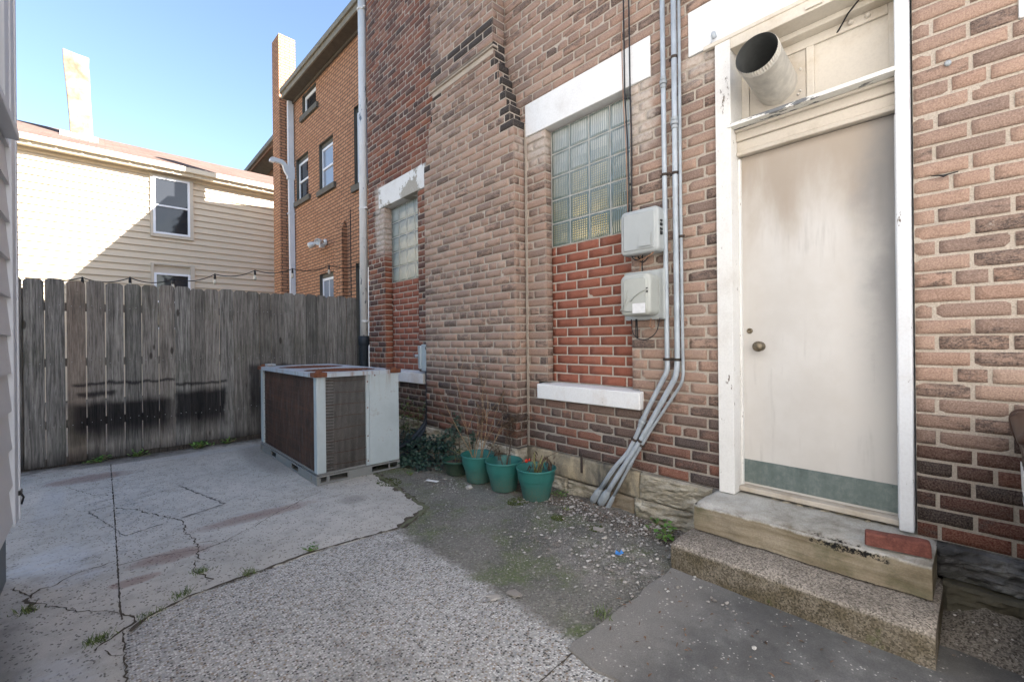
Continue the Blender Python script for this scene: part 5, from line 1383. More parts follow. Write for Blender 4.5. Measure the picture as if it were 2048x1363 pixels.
for (x, y0, z0, y1, z1, n, sp) in ((2.555, 3.62, .22, 3.50, .50, 60, .035), (2.555, 3.52, .3, 3.46, .40, 30, .03), (2.55, 3.80, .25, 3.62, .34, 40, .04), (2.56, 3.32, .24, 3.25, .36, 26, .025), (2.68, 4.22, .25, 4.28, .55, 40, .05)):
    ms.tube([(x + .01, y0, z0 - .2), (x + .005, y0, z0), (x, (y0 + y1) / 2 + .02, (z0 + z1) / 2), (x, y1, z1)], .0035, 5, 0, (.3, .5, .5, 1))
    for k in range(n):
        f_ = q.random(); ivy_leaf(Vector((x - q.uniform(0, .03), y0 + (y1 - y0) * f_ + q.uniform(-sp, sp), z0 + (z1 - z0) * f_ + q.uniform(-sp, sp))), Vector((-1, -.3, .2)), q.uniform(.02, .036), .6)
for k in range(30):
    y = q.uniform(3.45, 4.6); a = Vector((q.uniform(2.2, 2.5), y, q.uniform(.03, .15))); b = a + Vector((q.uniform(-.2, .2), q.uniform(-.25, .25), q.uniform(-.03, .1))); ms.tube([a, (a + b) / 2 + Vector((0, 0, .04)), b], .0025, 5, 0, (q.random() * .5, .5, .5, 1))
m.build('leaves', M['ivy'], t); ms.build('stem', M['dead'], t)
t = thing('climbing_vine', 'sparse yellowish green vine climbing the dark bricks beside the condenser panel', 'vine', (2.66, 4.6, 0))
m = MB(); ms = MB()
for k in range(5):
    y = 4.35 + k * .11; ms.tube([(2.67, y, .0), (2.675, y + .03, .2), (2.67, y - .02, .38), (2.68, y + .05, .55 - .03 * k)], .003, 5, 0, (.5, .5, .5, 1))
for k in range(120):
    m.leaf((q.uniform(2.60, 2.69), q.uniform(4.3, 4.85), q.uniform(.12, .58)), (q.uniform(-1, 1), q.uniform(-1, 1), q.uniform(-1, .2)), (-1, -.3, .2), q.uniform(.022, .05), q.uniform(.012, .022), 0, (q.random() * .6, .5, .5, 1))
m.build('leaves', M['grass'], t); ms.build('stem', M['dead'], t)

# ---- weeds
def weed(x, y, s, label, kind, seed, n=None, z=.006):
    q = random.Random(seed); t = thing('weed', label, 'weed', (x, y, z), group='small weeds in the paving joints')
    m = MB()
    if kind == 'grass':
        for k in range(n or 60):
            b = Vector((x + q.gauss(0, s * .45), y + q.gauss(0, s * .45), z)); d_ = Vector((q.uniform(-.8, .8), q.uniform(-.8, .8), 1)); L = s * q.uniform(.25, .8)
            sd = Vector((q.uniform(-1, 1), q.uniform(-1, 1), 0)).normalized() * .0016; p1 = b + d_ * L * .5; p2 = b + d_ * L + Vector((0, 0, -L * .3))
            a = (q.random(), .5, .5, 1); m.poly([b - sd, b + sd, p1 + sd * .8, p1 - sd * .8], 0, a); m.poly([p1 - sd * .8, p1 + sd * .8, p2], 0, a)
        m.build('blades', M['grass'], t)
    else:
        for k in range(n or 26):
            b = Vector((x + q.gauss(0, s * .5), y + q.gauss(0, s * .4), z + q.uniform(.005, s * .7))); m.leaf(b, (q.uniform(-1, 1), q.uniform(-1, 1), q.uniform(-.1, .5)), (0, 0, 1), s * q.uniform(.3, .5), s * q.uniform(.22, .36), 0, (q.random(), .5, .5, 1), kind == 'lobed')
            if k % 3 == 0: m.tube([(x, y, z), tuple(b)], .0016, 4, 1, (.3, .5, .5, 1))
        m.build('leaves', [M['leaf'], M['stemgreen']], t)
    return t
weed(-.03, 6.28, .09, 'leftmost bright green weed at the foot of the fence', 'lobed', 1, 40)
weed(.29, 6.30, .08, 'bright green weed at the fence foot where the black stain on the boards ends', 'lobed', 2, 44)
weed(.85, 6.28, .10, 'largest of the green weeds along the foot of the fence', 'lobed', 3, 60)
weed(1.10, 6.32, .08, 'low green weed at the fence foot closest to the condenser', 'lobed', 4, 40)
weed(.375, 2.86, .045, 'grass tuft where the long crack in the concrete meets the pebble paving', 'grass', 5, 90)
weed(.275, 2.66, .05, 'grass tuft on the concrete edge just left of the end of the long crack', 'grass', 6, 70)
weed(.15, 2.56, .05, 'dry grass tuft on the pebble paving edge close to the straight concrete joint', 'grass', 7, 60)
weed(-.02, 2.50, .05, 'thick grass tuft in the crack at the bottom left of the yard', 'grass', 8, 120)
weed(.56, 2.66, .05, 'flat grass tuft on the edge between concrete and pebble paving, middle of the edge', 'grass', 9, 80)
weed(.88, 2.69, .045, 'small clover like weed on the paving edge in front of the condenser', 'leaf', 10, 30)
weed(1.60, 1.15, .05, 'grass tuft on the corner of the dark cement pad', 'grass', 11, 80, .014)
weed(2.50, 1.33, .10, 'tall green weed against the foundation stones beside the doorstep', 'leaf', 12, 26)
weed(2.64, 1.47, .07, 'thin seedling growing against the pale rough foundation stone', 'leaf', 13, 14)
weed(2.60, 2.25, .06, 'small green weed right behind the pot nearest the door', 'leaf', 14, 24)
weed(2.05, 3.58, .045, 'single bright green weed on the moss in front of the ivy', 'lobed', 15, 26)
weed(-.26, 3.0, .05, 'dark green tuft in the broken concrete by the grey house wall', 'grass', 16, 80)
weed(2.42, 2.05, .035, 'tiny pale green weed among the stone chips left of the conduit ends', 'leaf', 17, 14)

# ---- stone chips and litter on the ground (uncountable)
m = MB(); q = random.Random(91)
def gz(x, y): return .004 if x < 2.25 else .006
for k in range(4600):
    zone = q.random()
    if zone < .52: y = q.uniform(1.15, 2.45); x = 2.66 - abs(q.gauss(0, .20))
    elif zone < .74: y = q.gauss(1.55, .30); x = q.gauss(2.05, .16)
    elif zone < .84: y = q.uniform(1.2, 4.0); x = q.uniform(1.5, 2.3)
    elif zone < .865: y = q.uniform(-.8, 1.1); x = q.uniform(1.4, 2.19)
    elif zone < .95: y = q.uniform(2.9, 3.4); x = q.uniform(2.0, 2.3)
    else: y = q.uniform(-.7, .1); x = q.uniform(2.3, 2.6)
    if x > 2.66 or (y < 1.14 and 2.2 < x and y > .12) or y < -1: continue
    if y < .12 and x > 2.2: zz = .03 + (x - 2.3) * .2
    elif y < 1.12 and x < 2.2: zz = .013
    else: zz = gz(x, y)
    s = .0022 + .010 * q.random() ** 4
    if zone > .74: s *= .75
    m.blob((x, y, zz + s * .3), s * 1.25, 0, (q.random(), .5, .5, 1), q.random(), (1, q.uniform(.6, 1), .55))
tag(m.build('stone_chips', M['chips']), kind='stuff')
m = MB()
for k in range(700):
    zone = q.random()
    if zone < .55: y = q.uniform(1.15, 2.6); x = 2.66 - abs(q.gauss(0, .14))
    elif zone < .75: y = q.uniform(3.1, 4.0); x = q.uniform(2.0, 2.4)
    elif zone < .88: x = q.uniform(-.5, 1.3); y = 6.38 - abs(q.gauss(0, .06))
    else: y = q.uniform(.2, 1.2); x = q.uniform(1.4, 2.18)
    if y < 1.14 and x > 2.19: continue
    m.leaf((x, y, (.014 if y < 1.13 else .010) + q.uniform(0, .004)), (q.uniform(-1, 1), q.uniform(-1, 1), q.uniform(-.15, .25)), (0, 0, 1), q.uniform(.008, .03), q.uniform(.004, .010), 0, (q.random(), .5, .5, 1))
tag(m.build('leaf_litter', M['litter']), kind='stuff')
# moss cushions
m = MB()
for (cx, cy, rx, ry) in ((2.31, 2.42, .11, .08), (1.82, 3.55, .10, .14), (2.33, 1.72, .05, .04), (2.28, 2.0, .04, .05)):
    for k in range(140):
        a = q.uniform(0, 6.28); rr = math.sqrt(q.random()); m.blob((cx + rx * rr * math.cos(a), cy + ry * rr * math.sin(a), .004), q.uniform(.005, .011), 0, (q.random(), .5, .5, 1), q.random(), (1, 1, .6))
tag(m.build('moss', M['moss']), kind='stuff')
def stone(x, y, s, label, c='chips', flat=(1.2, .8, .5), z=.002, a=.7):
    m = MB(); q = random.Random(int(x * 1000 + y * 77)); bmx = bmesh.new(); bmesh.ops.create_icosphere(bmx, subdivisions=2, radius=s)
    for v in bmx.verts:
        n = mnoise.noise(v.co * (1.6 / s) + Vector((x * 9, y * 9, 0))); v.co = Vector((v.co.x * flat[0], v.co.y * flat[1], v.co.z * flat[2])) * (1 + .8 * n)
    idx = {v.index: m.vert(v.co + Vector((x, y, z + s * flat[2] * .7))) for v in bmx.verts}
    for f_ in bmx.faces: m.face([idx[v.index] for v in f_.verts], 0, (a, .5, .5, 1))
    bmx.free()
    return tag(m.build('stone', M[c], None, loc=(x, y, z)), label, 'stone', 'loose stones on the paving')
stone(1.345, 1.60, .026, 'flat pale stone on the edge of the pebble paving, left one of a pair', flat=(1.1, 1.2, .35), a=.6)
stone(1.44, 1.545, .030, 'flat grey stone lying beside the paler stone of a pair on the paving', flat=(1.0, 1.3, .35), a=.35)
stone(2.25, 1.60, .016, 'rounded white stone on the rubble in front of the conduit ends', a=.7)
stone(2.32, 1.70, .030, 'broad flat tan stone in the rubble near the foundation', flat=(1.0, 1.4, .3), a=.45)
stone(2.22, 2.92, .030, 'white lump of mortar on the ground in front of the third pot', flat=(1, 1.2, .5), a=.75)
stone(1.85, .62, .010, 'white pebble near the front of the concrete step', flat=(1.2, .8, .4), z=.013, a=1)
m = MB(); m.prism([(2.115, 1.405, .013), (2.145, 1.395, .018), (2.15, 1.415, .026), (2.135, 1.41, .014), (2.13, 1.435, .024), (2.112, 1.428, .012)], (0, .002, .003))
tag(m.build('wrapper', M['blue'], None, loc=(2.13, 1.41, .01)), 'crumpled blue wrapper lying on the stone chips near the steps', 'litter')
m = MB(); m.prism([(2.06, 3.33, .010), (2.10, 3.22, .010), (2.125, 3.225, .014), (2.085, 3.34, .012)], (0, 0, .004))
tag(m.build('wood_splinter', M['label'], None, loc=(2.09, 3.28, .01)), 'white painted splinter lying in front of the ivy', 'litter')

# ================================================================== HOUSE ON THE LEFT (grey siding)
t = thing('siding_house', 'pale grey clapboard house at the left edge with a blue grey foundation', 'house', (-.36, 1.0, 0))
XL = -.352; m = MB(); ex = .19; z = .325
while z < 5.4:
    zt_ = z + ex; yy = [(-6.0 + (3.36 + 6.0) * k / 10) for k in range(11)]
    for k in range(10):
        a, b = yy[k], yy[k + 1]
        m.poly([(XL + .018, a, z), (XL + .018, b, z), (XL + .002, b, zt_), (XL + .002, a, zt_)][::-1])
        m.poly([(XL + .018, a, z), (XL - .0, a, z), (XL, b, z), (XL + .018, b, z)])
    z = zt_
m.box((-7, -6, .32), (XL, 3.48, 5.4), 0)  # unseen height set to balance open sky and bounced sun
m.build('siding', M['siding_grey'], t)
m = MB(); m.box((XL - .01, 3.355, .305), (XL + .026, 3.495, 5.5)); m.box((XL + .0, 3.47, .305), (XL + .032, 3.50, 5.5)); m.build('corner_trim', M['trim_white'], t, .004)
m = MB(); m.box((-7, -6, -.05), (-.372, 3.475, .315)); m.build('foundation', M['found_grey'], t, .006)
wn_ = part('window', t)
m = MB(); m.prism([(XL + .022, 1.7, 2.30), (XL + .065, 1.7, 2.265), (XL + .065, 1.7, 2.225), (XL + .01, 1.7, 2.225)], (0, 1.52, 0)); m.build('sill', M['trim_white'], wn_, .004)
m = MB(); m.box((XL + .0, 3.05, 2.29), (XL + .038, 3.17, 4.0)); m.box((XL, 1.75, 2.29), (XL + .038, 1.87, 4.0)); m.box((XL, 1.75, 4.0), (XL + .04, 3.17, 4.12)); m.build('frame', M['trim_white'], wn_, .004)
m = MB(); m.box((XL + .004, 1.87, 2.29), (XL + .02, 3.05, 4.0)); m.build('pane', M['pane'], wn_)
m = MB(); m.box((-7.1, -6.1, 5.5), (-.16, 3.7, 5.58)); m.build('roof', M['dark_trim'], t, .004)
m = MB(); m.box((XL + .024, 3.45, .44), (XL + .037, 3.508, .462)); m.tube([(XL + .034, 3.46, .45), (XL + .042, 3.49, .42), (XL + .034, 3.48, .385)], .005, 6); m.build('strap', M['black'], t)

# ================================================================== TAN HOUSE BEYOND THE FENCE
t = thing('tan_house', 'tan clapboard house in sunlight beyond the fence with a brown shingle roof', 'house', (1.0, 13.9, 0))
YB = 13.9; m = MB(); z = 0.0; ex = .158
def inhole(x0, x1, z0, z1):
    out = [(x0, x1)]
    for (a, b, c, d_) in ((.90, 1.752, 3.90, 5.40), (.90, 1.765, 1.5, 3.23)):
        if c < (z0 + z1) / 2 < d_:
            nw = []
            for p, r_ in out:
                if b <= p or a >= r_: nw.append((p, r_))
                else:
                    if a > p: nw.append((p, a))
                    if b < r_: nw.append((b, r_))
            out = nw
    return out
while z < 5.5:
    for a, b in inhole(-5.0, 4.6, z, z + ex):
        m.poly([(a, YB - .036, z), (b, YB - .036, z), (b, YB - .003, z + ex), (a, YB - .003, z + ex)]); m.poly([(a, YB, z), (b, YB, z), (b, YB - .036, z), (a, YB - .036, z)])
    z += ex
m.box((-5, YB, 0), (4.6, YB + 6.4, 5.55)); m.prism([(-4.98, YB + .02, 5.5), (-4.98, YB + 6.3, 5.5), (-4.98, YB + 3.15, 6.85)], (9.56, 0, 0)); m.build('siding', M['siding_tan'], t)
m = MB(); m.box((-5, YB - .03, 5.43), (4.62, YB + .01, 5.535)); m.build('frieze', M['trim_tan'], t, .004)
m = MB()
m.prism([(-5.2, 13.57, 5.535), (-5.2, 13.56, 5.655), (-5.2, 13.68, 5.655), (-5.2, 13.68, 5.535)], (9.7, 0, 0)); m.build('gutter', M['gutter'], t, .006)
m = MB(); m.box((-5.2, 13.66, 5.455), (4.5, 13.70, 5.535)); m.box((-5.2, 13.70, 5.47), (4.5, 13.87, 5.535))
for k in range(24): m.box((-5.1 + k * .40, 13.64, 5.455), (-5.06 + k * .40, 13.66, 5.534))
m.build('soffit', M['gutter'], t, .003)
m = MB(); m.prism([(-5.2, 13.56, 5.66), (-5.2, 17.05, 7.09), (-5.2, 20.6, 5.66), (-5.2, 17.05, 7.02)], (9.9, 0, 0)); m.build('roof', M['shingle'], t)
m = MB(); cx0, cx1 = -.60, -.13; yc = 15.3
ring = []
for zc, dx0, dx1 in ((6.2, .06, .01), (6.9, .05, .005), (7.6, .01, -.02), (8.2, -.03, -.05), (8.46, -.055, -.055)):
    q = random.Random(int(zc * 10)); row = []
    for k, (x, y) in enumerate(((cx0 + dx0, yc), ((cx0 + cx1) / 2, yc - .01), (cx1 + dx1, yc), (cx1 + dx1, yc + .45), (cx0 + dx0, yc + .45))): row.append(m.vert((x + q.uniform(-.015, .015), y, zc + (q.uniform(-.03, .05) if zc > 8.4 else 0))))
    ring.append(row)
for i in range(len(ring) - 1):
    for k in range(5): m.face((ring[i][k], ring[i][(k + 1) % 5], ring[i + 1][(k + 1) % 5], ring[i + 1][k]))
m.face(ring[-1]); ch = m.build('chimney', M['stucco'], t, .02)
m = MB(); m.prism([(-.70, 15.16, 6.315), (-.02, 15.16, 6.315), (-.02, 15.3, 6.44), (-.70, 15.3, 6.44)], (0, .02, .05)); m.build('flashing', M['white_vinyl'], ch)
def sash(tparent, x0, x1, z0, z1, y, split=None, fw=.05):
    w = part('window', tparent)
    m = MB(); m.box((x0, y, z0), (x0 + fw, y + .05, z1)); m.box((x1 - fw, y, z0), (x1, y + .05, z1)); m.box((x0 + fw, y, z1 - fw), (x1 - fw, y + .05, z1)); m.box((x0 + fw, y, z0), (x1 - fw, y + .05, z0 + fw))
    if split: m.box((x0 + fw, y - .006, split - .022), (x1 - fw, y + .045, split + .022))
    m.build('frame', M['white_vinyl'], w, .006)
    m = MB(); m.box((x0 + fw, y + .025, z0 + fw), (x1 - fw, y + .035, z1 - fw)); m.build('pane', M['pane'], w)
    return w
w = sash(t, .944, 1.682, 3.955, 5.365, 13.825, 4.655)
m = MB()
for a, b in (((.895, 13.832, 3.88), (.944, 13.91, 5.412)), ((1.682, 13.832, 3.88), (1.755, 13.91, 5.412)), ((.944, 13.832, 5.365), (1.682, 13.91, 5.412)), ((.944, 13.832, 3.88), (1.682, 13.91, 3.955))): m.box(a, b)
m.build('surround', M['trim_tan'], w, .004)
w = sash(t, .952, 1.675, 1.60, 2.995, 13.83, 2.28)
m = MB()
for a, b in (((.895, 13.832, 1.5), (.952, 13.91, 3.235)), ((1.675, 13.832, 1.5), (1.768, 13.91, 3.235)), ((.952, 13.825, 3.19), (1.675, 13.91, 3.235)), ((.952, 13.885, 2.995), (1.675, 13.91, 3.19)), ((.952, 13.832, 1.5), (1.675, 13.91, 1.6))): m.box(a, b)
m.build('surround', M['trim_tan'], w, .004)

# ================================================================== ORANGE BRICK HOUSE
t = thing('orange_brick_house', 'tall orange brown brick house beyond the fence with dark eaves and white windows', 'house', (3.5, 6.6, 0), R(2.0))
def wall_holes(m, u0, u1, v0, v1, holes, P, rev=.10, mi=0, rmi=1):
    us = sorted({u0, u1, *[h[0] for h in holes], *[h[1] for h in holes]}); vsx = sorted({v0, v1, *[h[2] for h in holes], *[h[3] for h in holes]})
    us = [x for x in us if u0 <= x <= u1]; vsx = [x for x in vsx if v0 <= x <= v1]
    for i in range(len(us) - 1):
        for j in range(len(vsx) - 1):
            um, vm = (us[i] + us[i + 1]) / 2, (vsx[j] + vsx[j + 1]) / 2
            if any(a < um < b and c < vm < d_ for a, b, c, d_ in holes): continue
            m.poly([P(us[i], vsx[j], 0), P(us[i], vsx[j + 1], 0), P(us[i + 1], vsx[j + 1], 0), P(us[i + 1], vsx[j], 0)], mi)
    for a, b, c, d_ in holes:
        for (p, q_) in (((a, c), (b, c)), ((b, c), (b, d_)), ((b, d_), (a, d_)), ((a, d_), (a, c))):
            m.poly([P(*p, 0), P(*q_, 0), P(*q_, rev), P(*p, rev)], rmi)
OW = [(3.57, 4.30, 4.49, 5.475), (2.267, 2.968, 4.415, 5.40), (.60, 1.34, 4.11, 5.57), (2.31, 3.01, 1.25, 2.67), (.60, 1.326, 0.02, 2.684), (3.10, 3.885, 6.325, 6.80)]
m = MB(); Pl = lambda u, v, dd: (dd, u, v)
wall_holes(m, -3, 4.5, 0, 6.92, OW, Pl)
m.poly([(0, 4.5, 0), (6, 4.5, 0), (6, 4.5, 6.92), (0, 4.5, 6.92)]); m.box((.14, -3, 0), (6.0, 4.49, 6.9), 0)
m.build('brick_wall', [M['orange_brick'], M['dark_trim']], t, local=True)
m = MB()     # thickened pier low on the wall with a stepped top
m.box((-.10, 1.68, 0), (0.002, 1.98, 3.40)); m.box((-.075, 1.70, 3.40), (.002, 1.90, 3.47)); m.box((-.05, 1.71, 3.47), (.002, 1.82, 3.54)); m.build('pier', M['orange_brick'], t, local=True)
m = MB(); m.box((-.257, 4.62, 0), (.11, 5.10, 8.48)); m.build('chimney', M['orange_brick'], t, .004, local=True)
m = MB(); m.prism([(-.29, -3, 7.06), (-.29, -3, 7.10), (6.2, -3, 7.5), (6.2, -3, 7.46)], (0, 7.46, 0)); m.build('roof', M['dark_trim'], t, .004, local=True)
m = MB(); m.box((-.265, -3, 6.87), (-.235, 4.455, 7.06)); m.box((-.30, -3, 6.98), (-.267, 4.457, 7.075)); m.box((-.235, 4.425, 6.87), (.4, 4.455, 7.05)); m.build('fascia', M['fascia'], t, .004, local=True)
m = MB(); m.box((-.235, -3, 6.875), (.0, 4.425, 6.90)); m.box((-.045, -3, 6.82), (-.001, 4.42, 6.875)); m.build('soffit', M['soffit'], t, .004, local=True)
def osash(u0, u1, v0, v1, x=.055, split=True, pane='pane', sill=True, head=.09, fw=.05, bars=0):
    w = part('window', t)
    m = MB(); a, b, c, d_ = u0 + .03, u1 - .02, v0 + .01, v1 - head
    m.box((x, a, c), (x + .04, a + fw, d_)); m.box((x, b - fw, c), (x + .04, b, d_)); m.box((x, a + fw, d_ - fw), (x + .04, b - fw, d_)); m.box((x, a + fw, c), (x + .04, b - fw, c + fw))
    mid = (c + d_) / 2
    if split: m.box((x - .008, a + fw, mid - .022), (x + .035, b - fw, mid + .022))
    for k in range(bars): y = a + (b - a) * (k + 1) / (bars + 1); m.box((x + .004, y - .012, c + fw), (x + .03, y + .012, d_ - fw))
    m.build('frame', M['white_vinyl'], w, .004, local=True)
    m = MB(); m.box((x + .015, a + fw, c + fw), (x + .03, b - fw, d_ - fw)); m.build('pane', M[pane], w, local=True)
    m = MB(); m.box((x + .001, u0 + .002, d_), (x + .05, u1 - .002, v1 - .002)); m.build('head_board', M['dark_trim'], w, local=True)
    if sill:
        m = MB(); m.box((-.05, u0 - .13, v0 - .115), (.09, u1 + .06, v0)); m.build('sill', M['stone_sill'], w, .005, local=True)
osash(3.57, 4.30, 4.49, 5.475); osash(2.267, 2.968, 4.415, 5.40, pane='pane_curtain'); osash(.60, 1.34, 4.11, 5.57)
osash(2.31, 3.01, 1.25, 2.67, split=False, bars=1, pane='pane_curtain'); osash(3.10, 3.885, 6.325, 6.80, split=False, head=.02, fw=.07)
dd_ = part('door', t); bx('door_leaf', (.06, .61, .03), (.09, 1.31, 2.58), M['white_vinyl'], dd_, .004, True); bx('head_board', (.05, .602, 2.58), (.10, 1.32, 2.682), M['dark_trim'], dd_, 0, True)
m = MB(); m.tube([(-.005, 1.52, .0), (-.005, 1.52, 3.72)], .008, 6); m.build('cable', M['black'], t, local=True)
# downspout at the far corner with a side arm
t = thing('downspout', 'white downspout with a curved side arm at the corner of the orange brick house', 'downspout', (3.30, 11.07, 0))
def rect_tube(m, pts, wx, wy):
    P = [Vector(p) for p in pts]; rs = []
    for i, p in enumerate(P):
        d_ = (P[min(i + 1, len(P) - 1)] - P[max(i - 1, 0)]).normalized(); a = Vector((0, 1, 0)); b = d_.cross(a).normalized()
        rs.append([m.vert(p + a * wy * sy + b * wx * sx) for sx, sy in ((-1, -1), (1, -1), (1, 1), (-1, 1))])
    for i in range(len(rs) - 1):
        for k in range(4): m.face((rs[i][k], rs[i][(k + 1) % 4], rs[i + 1][(k + 1) % 4], rs[i + 1][k]))
    m.face(rs[0][::-1]); m.face(rs[-1])
m = MB(); rect_tube(m, [(3.275, 11.05, 6.92), (3.275, 11.05, 5.35)], .062, .045); rect_tube(m, [(3.275, 11.05, 5.35), (3.275, 11.05, 5.05)], .085, .052); rect_tube(m, [(3.275, 11.05, 5.05), (3.30, 11.05, .02)], .058, .045); m.build('spout', M['white_spout'], t, .006)
m = MB(); rect_tube(m, arc_path([(2.86, 11.03, 5.35), (2.87, 11.03, 5.42), (3.12, 11.03, 5.40), (3.17, 11.04, 5.22), (3.26, 11.05, 5.10)], .10), .045, .045); m.build('side_arm', M['white_spout'], t, .006)
m = MB(); m.box((3.20, 11.0, 4.24), (3.38, 11.11, 4.27)); m.build('bracket', M['white_spout'], t, .002)
# floodlights
t = thing('flood_light', 'pair of white flood lamps on a bracket on the orange brick wall above the fence', 'flood light', (3.40, 9.25, 3.27))
def lamp(mb, p, d_, r, L):
    rot_ = Vector(d_).to_track_quat('Z', 'Y').to_matrix().to_4x4(); mb.lathe([(.0001, 0), (r * .5, .005), (r * .6, L * .3), (r, L * .7), (r, L), (r * .85, L), (r * .7, L * .85), (.0001, L * .8)], p, 14, mtx=rot_)
m = MB(); m.lathe([(.07, 0), (.07, .03), (.04, .05), (.0001, .05)], (3.40, 9.25, 3.29), 16, mtx=Matrix.Rotation(R(-90), 4, 'Y')); m.tube([(3.36, 9.25, 3.29), (3.28, 9.35, 3.30), (3.26, 9.45, 3.28)], .014, 8); m.tube([(3.36, 9.25, 3.29), (3.28, 9.12, 3.27), (3.26, 9.05, 3.26)], .014, 8); m.build('bracket', M['lamp_white'], t)
for p, d_ in (((3.27, 9.42, 3.29), (-.5, .7, -.25)), ((3.27, 9.08, 3.27), (-.7, -.5, -.25))):
    m = MB(); lamp(m, p, d_, .065, .17); m.build('lamp', M['lamp_white'], t)
m = MB(); m.box((3.27, 9.20, 3.17), (3.36, 9.29, 3.25)); m.build('sensor', M['lamp_white'], t, .01)

# ================================================================== HOUSE FAR BEHIND
t = thing('far_brick_house', 'tan brick house far behind with a deep eave, left of the orange brick chimney', 'house', (5.2, 17.3, 0))
m = MB(); m.box((5.2, 17.3, 0), (11, 24.5, 8.6)); m.build('brick_wall', M['orange_plain'], t)
m = MB(); m.prism([(4.55, 17.0, 8.62), (4.55, 17.0, 8.72), (11.3, 17.0, 10.4), (11.3, 17.0, 10.3)], (0, 7.6, 0)); m.box((4.56, 17.02, 8.35), (4.60, 24.5, 8.62)); m.build('roof', M['orange_plain'], t)
m = MB(); m.box((4.60, 17.02, 8.40), (5.2, 24.5, 8.45)); m.box((4.48, 17.0, 8.44), (4.56, 24.5, 8.60)); m.build('soffit', M['fascia'], t)
m = MB(); m.tube([(4.62, 17.3, 8.42), (4.66, 17.3, 8.2), (4.75, 17.3, 8.0), (5.12, 17.25, 7.75), (5.16, 17.25, 4)], .05, 10); m.build('downspout', M['white_spout'], t)

# ================================================================== STRING LIGHTS
t = thing('string_lights', 'black cable of festoon bulbs strung above the fence in front of the tan house', 'string lights', (1.2, 7.2, 2.2))
an = [(-.75, 1.97), (-.16, 2.015), (.263, 2.055), (.686, 2.075), (1.146, 2.180), (1.634, 2.283), (2.142, 2.358), (2.693, 2.470), (3.40, 2.58)]
P = []
for (a, za), (b, zb) in zip(an, an[1:]):
    for k in range(8):
        f_ = k / 8; P.append((a + (b - a) * f_, 7.2 + .02 * math.sin(a * 3 + f_), za + (zb - za) * f_ - .055 * 4 * f_ * (1 - f_)))
P.append((3.40, 7.2, 2.58))
m = MB(); m.tube(P, .0065, 6); m.build('cable', M['black'], t)
for x, z in an[1:-1]:
    m = MB(); m.lathe([(.006, .0), (.010, -.02), (.014, -.03), (.016, -.075), (.013, -.08)], (x, 7.2, z + .01), 10); m.build('socket', M['black'], t)
    m = MB(); m.lathe([(.013, -.078), (.016, -.095), (.022, -.12), (.020, -.14), (.008, -.152), (.0001, -.153)], (x, 7.2, z + .01), 12); m.build('bulb', M['bulb'], t)

# ================================================================== BIN
t = thing('wheeled_bin', 'brown plastic wheeled bin with white lettering standing against the brick wall at the right edge', 'bin', (2.34, -.42, 0))
def rr(x0, x1, y0, y1, z, r=.05):
    pts = []
    for cx, cy, s in ((x1 - r, y1 - r, 0), (x0 + r, y1 - r, 90), (x0 + r, y0 + r, 180), (x1 - r, y0 + r, 270)):
        for k in range(5): a = R(s + 22.5 * k); pts.append((cx + r * math.cos(a), cy + r * math.sin(a), z))
    return pts
def loft(m, secs, capb=True, capt=True):
    rs = [[m.vert(p) for p in s_] for s_ in secs]; n = len(rs[0])
    for i in range(len(rs) - 1):
        for k in range(n): m.face((rs[i][k], rs[i][(k + 1) % n], rs[i + 1][(k + 1) % n], rs[i + 1][k]), sm=True)
    if capb: m.face(rs[0][::-1])
    if capt: m.face(rs[-1])
BX0, BX1, BY0, BY1 = 2.04, 2.60, -.66, -.080
BZ = -.02
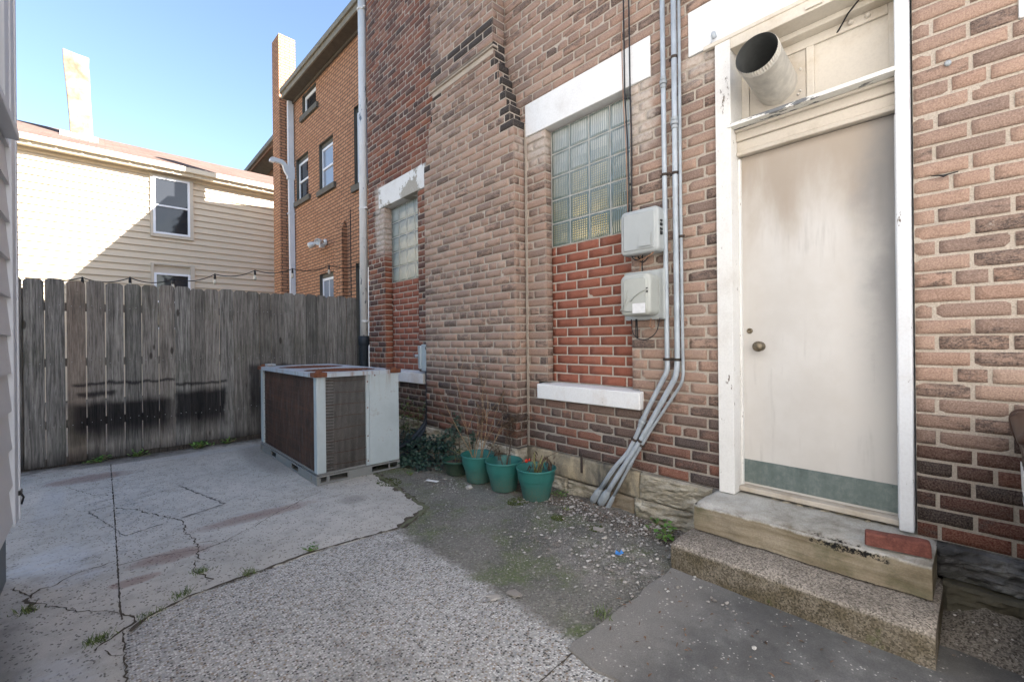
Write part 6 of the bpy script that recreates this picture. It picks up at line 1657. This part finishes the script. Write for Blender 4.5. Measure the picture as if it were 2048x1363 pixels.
m = MB(); loft(m, [rr(BX0 + .07, BX1 - .12, BY0 + .05, BY1 - .040, .06), rr(BX0 + .05, BX1 - .10, BY0 + .04, BY1 - .030, .10), rr(BX0 + .01, BX1 - .02, BY0 + .01, BY1 - .012, .82), rr(BX0 + .005, BX1 - .015, BY0, BY1, .84), rr(BX0, BX1 - .01, BY0, BY1, .885)]); m.build('body', M['bin'], t)
m = MB(); loft(m, [rr(BX0 - .015, BX1, BY0 - .01, BY1 + .012, .887), rr(BX0 - .02, BX1, BY0 - .012, BY1 + .014, .905), rr(BX0 - .0, BX1 - .01, BY0 + .01, BY1 - .005, .93), rr(BX0 + .12, BX1 - .10, BY0 + .12, BY1 - .12, .965, .08)]); m.build('lid', M['bin'], t)
m = MB(); m.tube(arc_path([(BX1 - .02, BY1 - .02, .80), (BX1 + .045, BY1 - .0, .86), (BX1 + .055, BY1 + .0, .915), (BX1 + .055, BY0, .915), (BX1 + .045, BY0, .86), (BX1 - .02, BY0 + .02, .80)], .03), .016, 10); m.build('handle', M['bin'], t)
for y in (BY0 + .04, BY1 - .09):
    m = MB(); m.lathe([(.0001, 0), (.03, 0), (.085, .006), (.10, .012), (.10, .045), (.085, .05), (.03, .05), (.0001, .05)], (BX1 - .06, y, .10), 20, mtx=Matrix.Rotation(R(-90), 4, 'X')); m.build('wheel', M['black'], t)
fc = bpy.data.curves.new('lettering', 'FONT'); fc.body = "RU"; fc.size = .15; fc.extrude = .0015; fc.offset = .002
ft = bpy.data.objects.new('lettering_curve', fc); COL.objects.link(ft); bpy.context.view_layer.update()
lm = bpy.data.meshes.new_from_object(ft.evaluated_get(bpy.context.evaluated_depsgraph_get())); bpy.data.objects.remove(ft); lm.materials.clear(); lm.materials.append(M['label'])
lt = bpy.data.objects.new('lettering', lm); COL.objects.link(lt); lt.parent = t
ty = lambda z: BY1 - .030 + .020 * (z - .10) / .72 + .0025
lt.matrix_local = Matrix.Translation(Vector((2.47, ty(.655), .655)) - Vector((2.34, -.42, 0))) @ Matrix(((-1, 0, 0, 0), (0, .0278, 1, 0), (0, 1, -.0278, 0), (0, 0, 0, 1)))
m = MB(); m.poly([(2.47, ty(.615), .615), (2.15, ty(.60), .60), (2.15, ty(.615), .615), (2.47, ty(.632), .632)]); m.build('lettering_underline', M['label'], t)
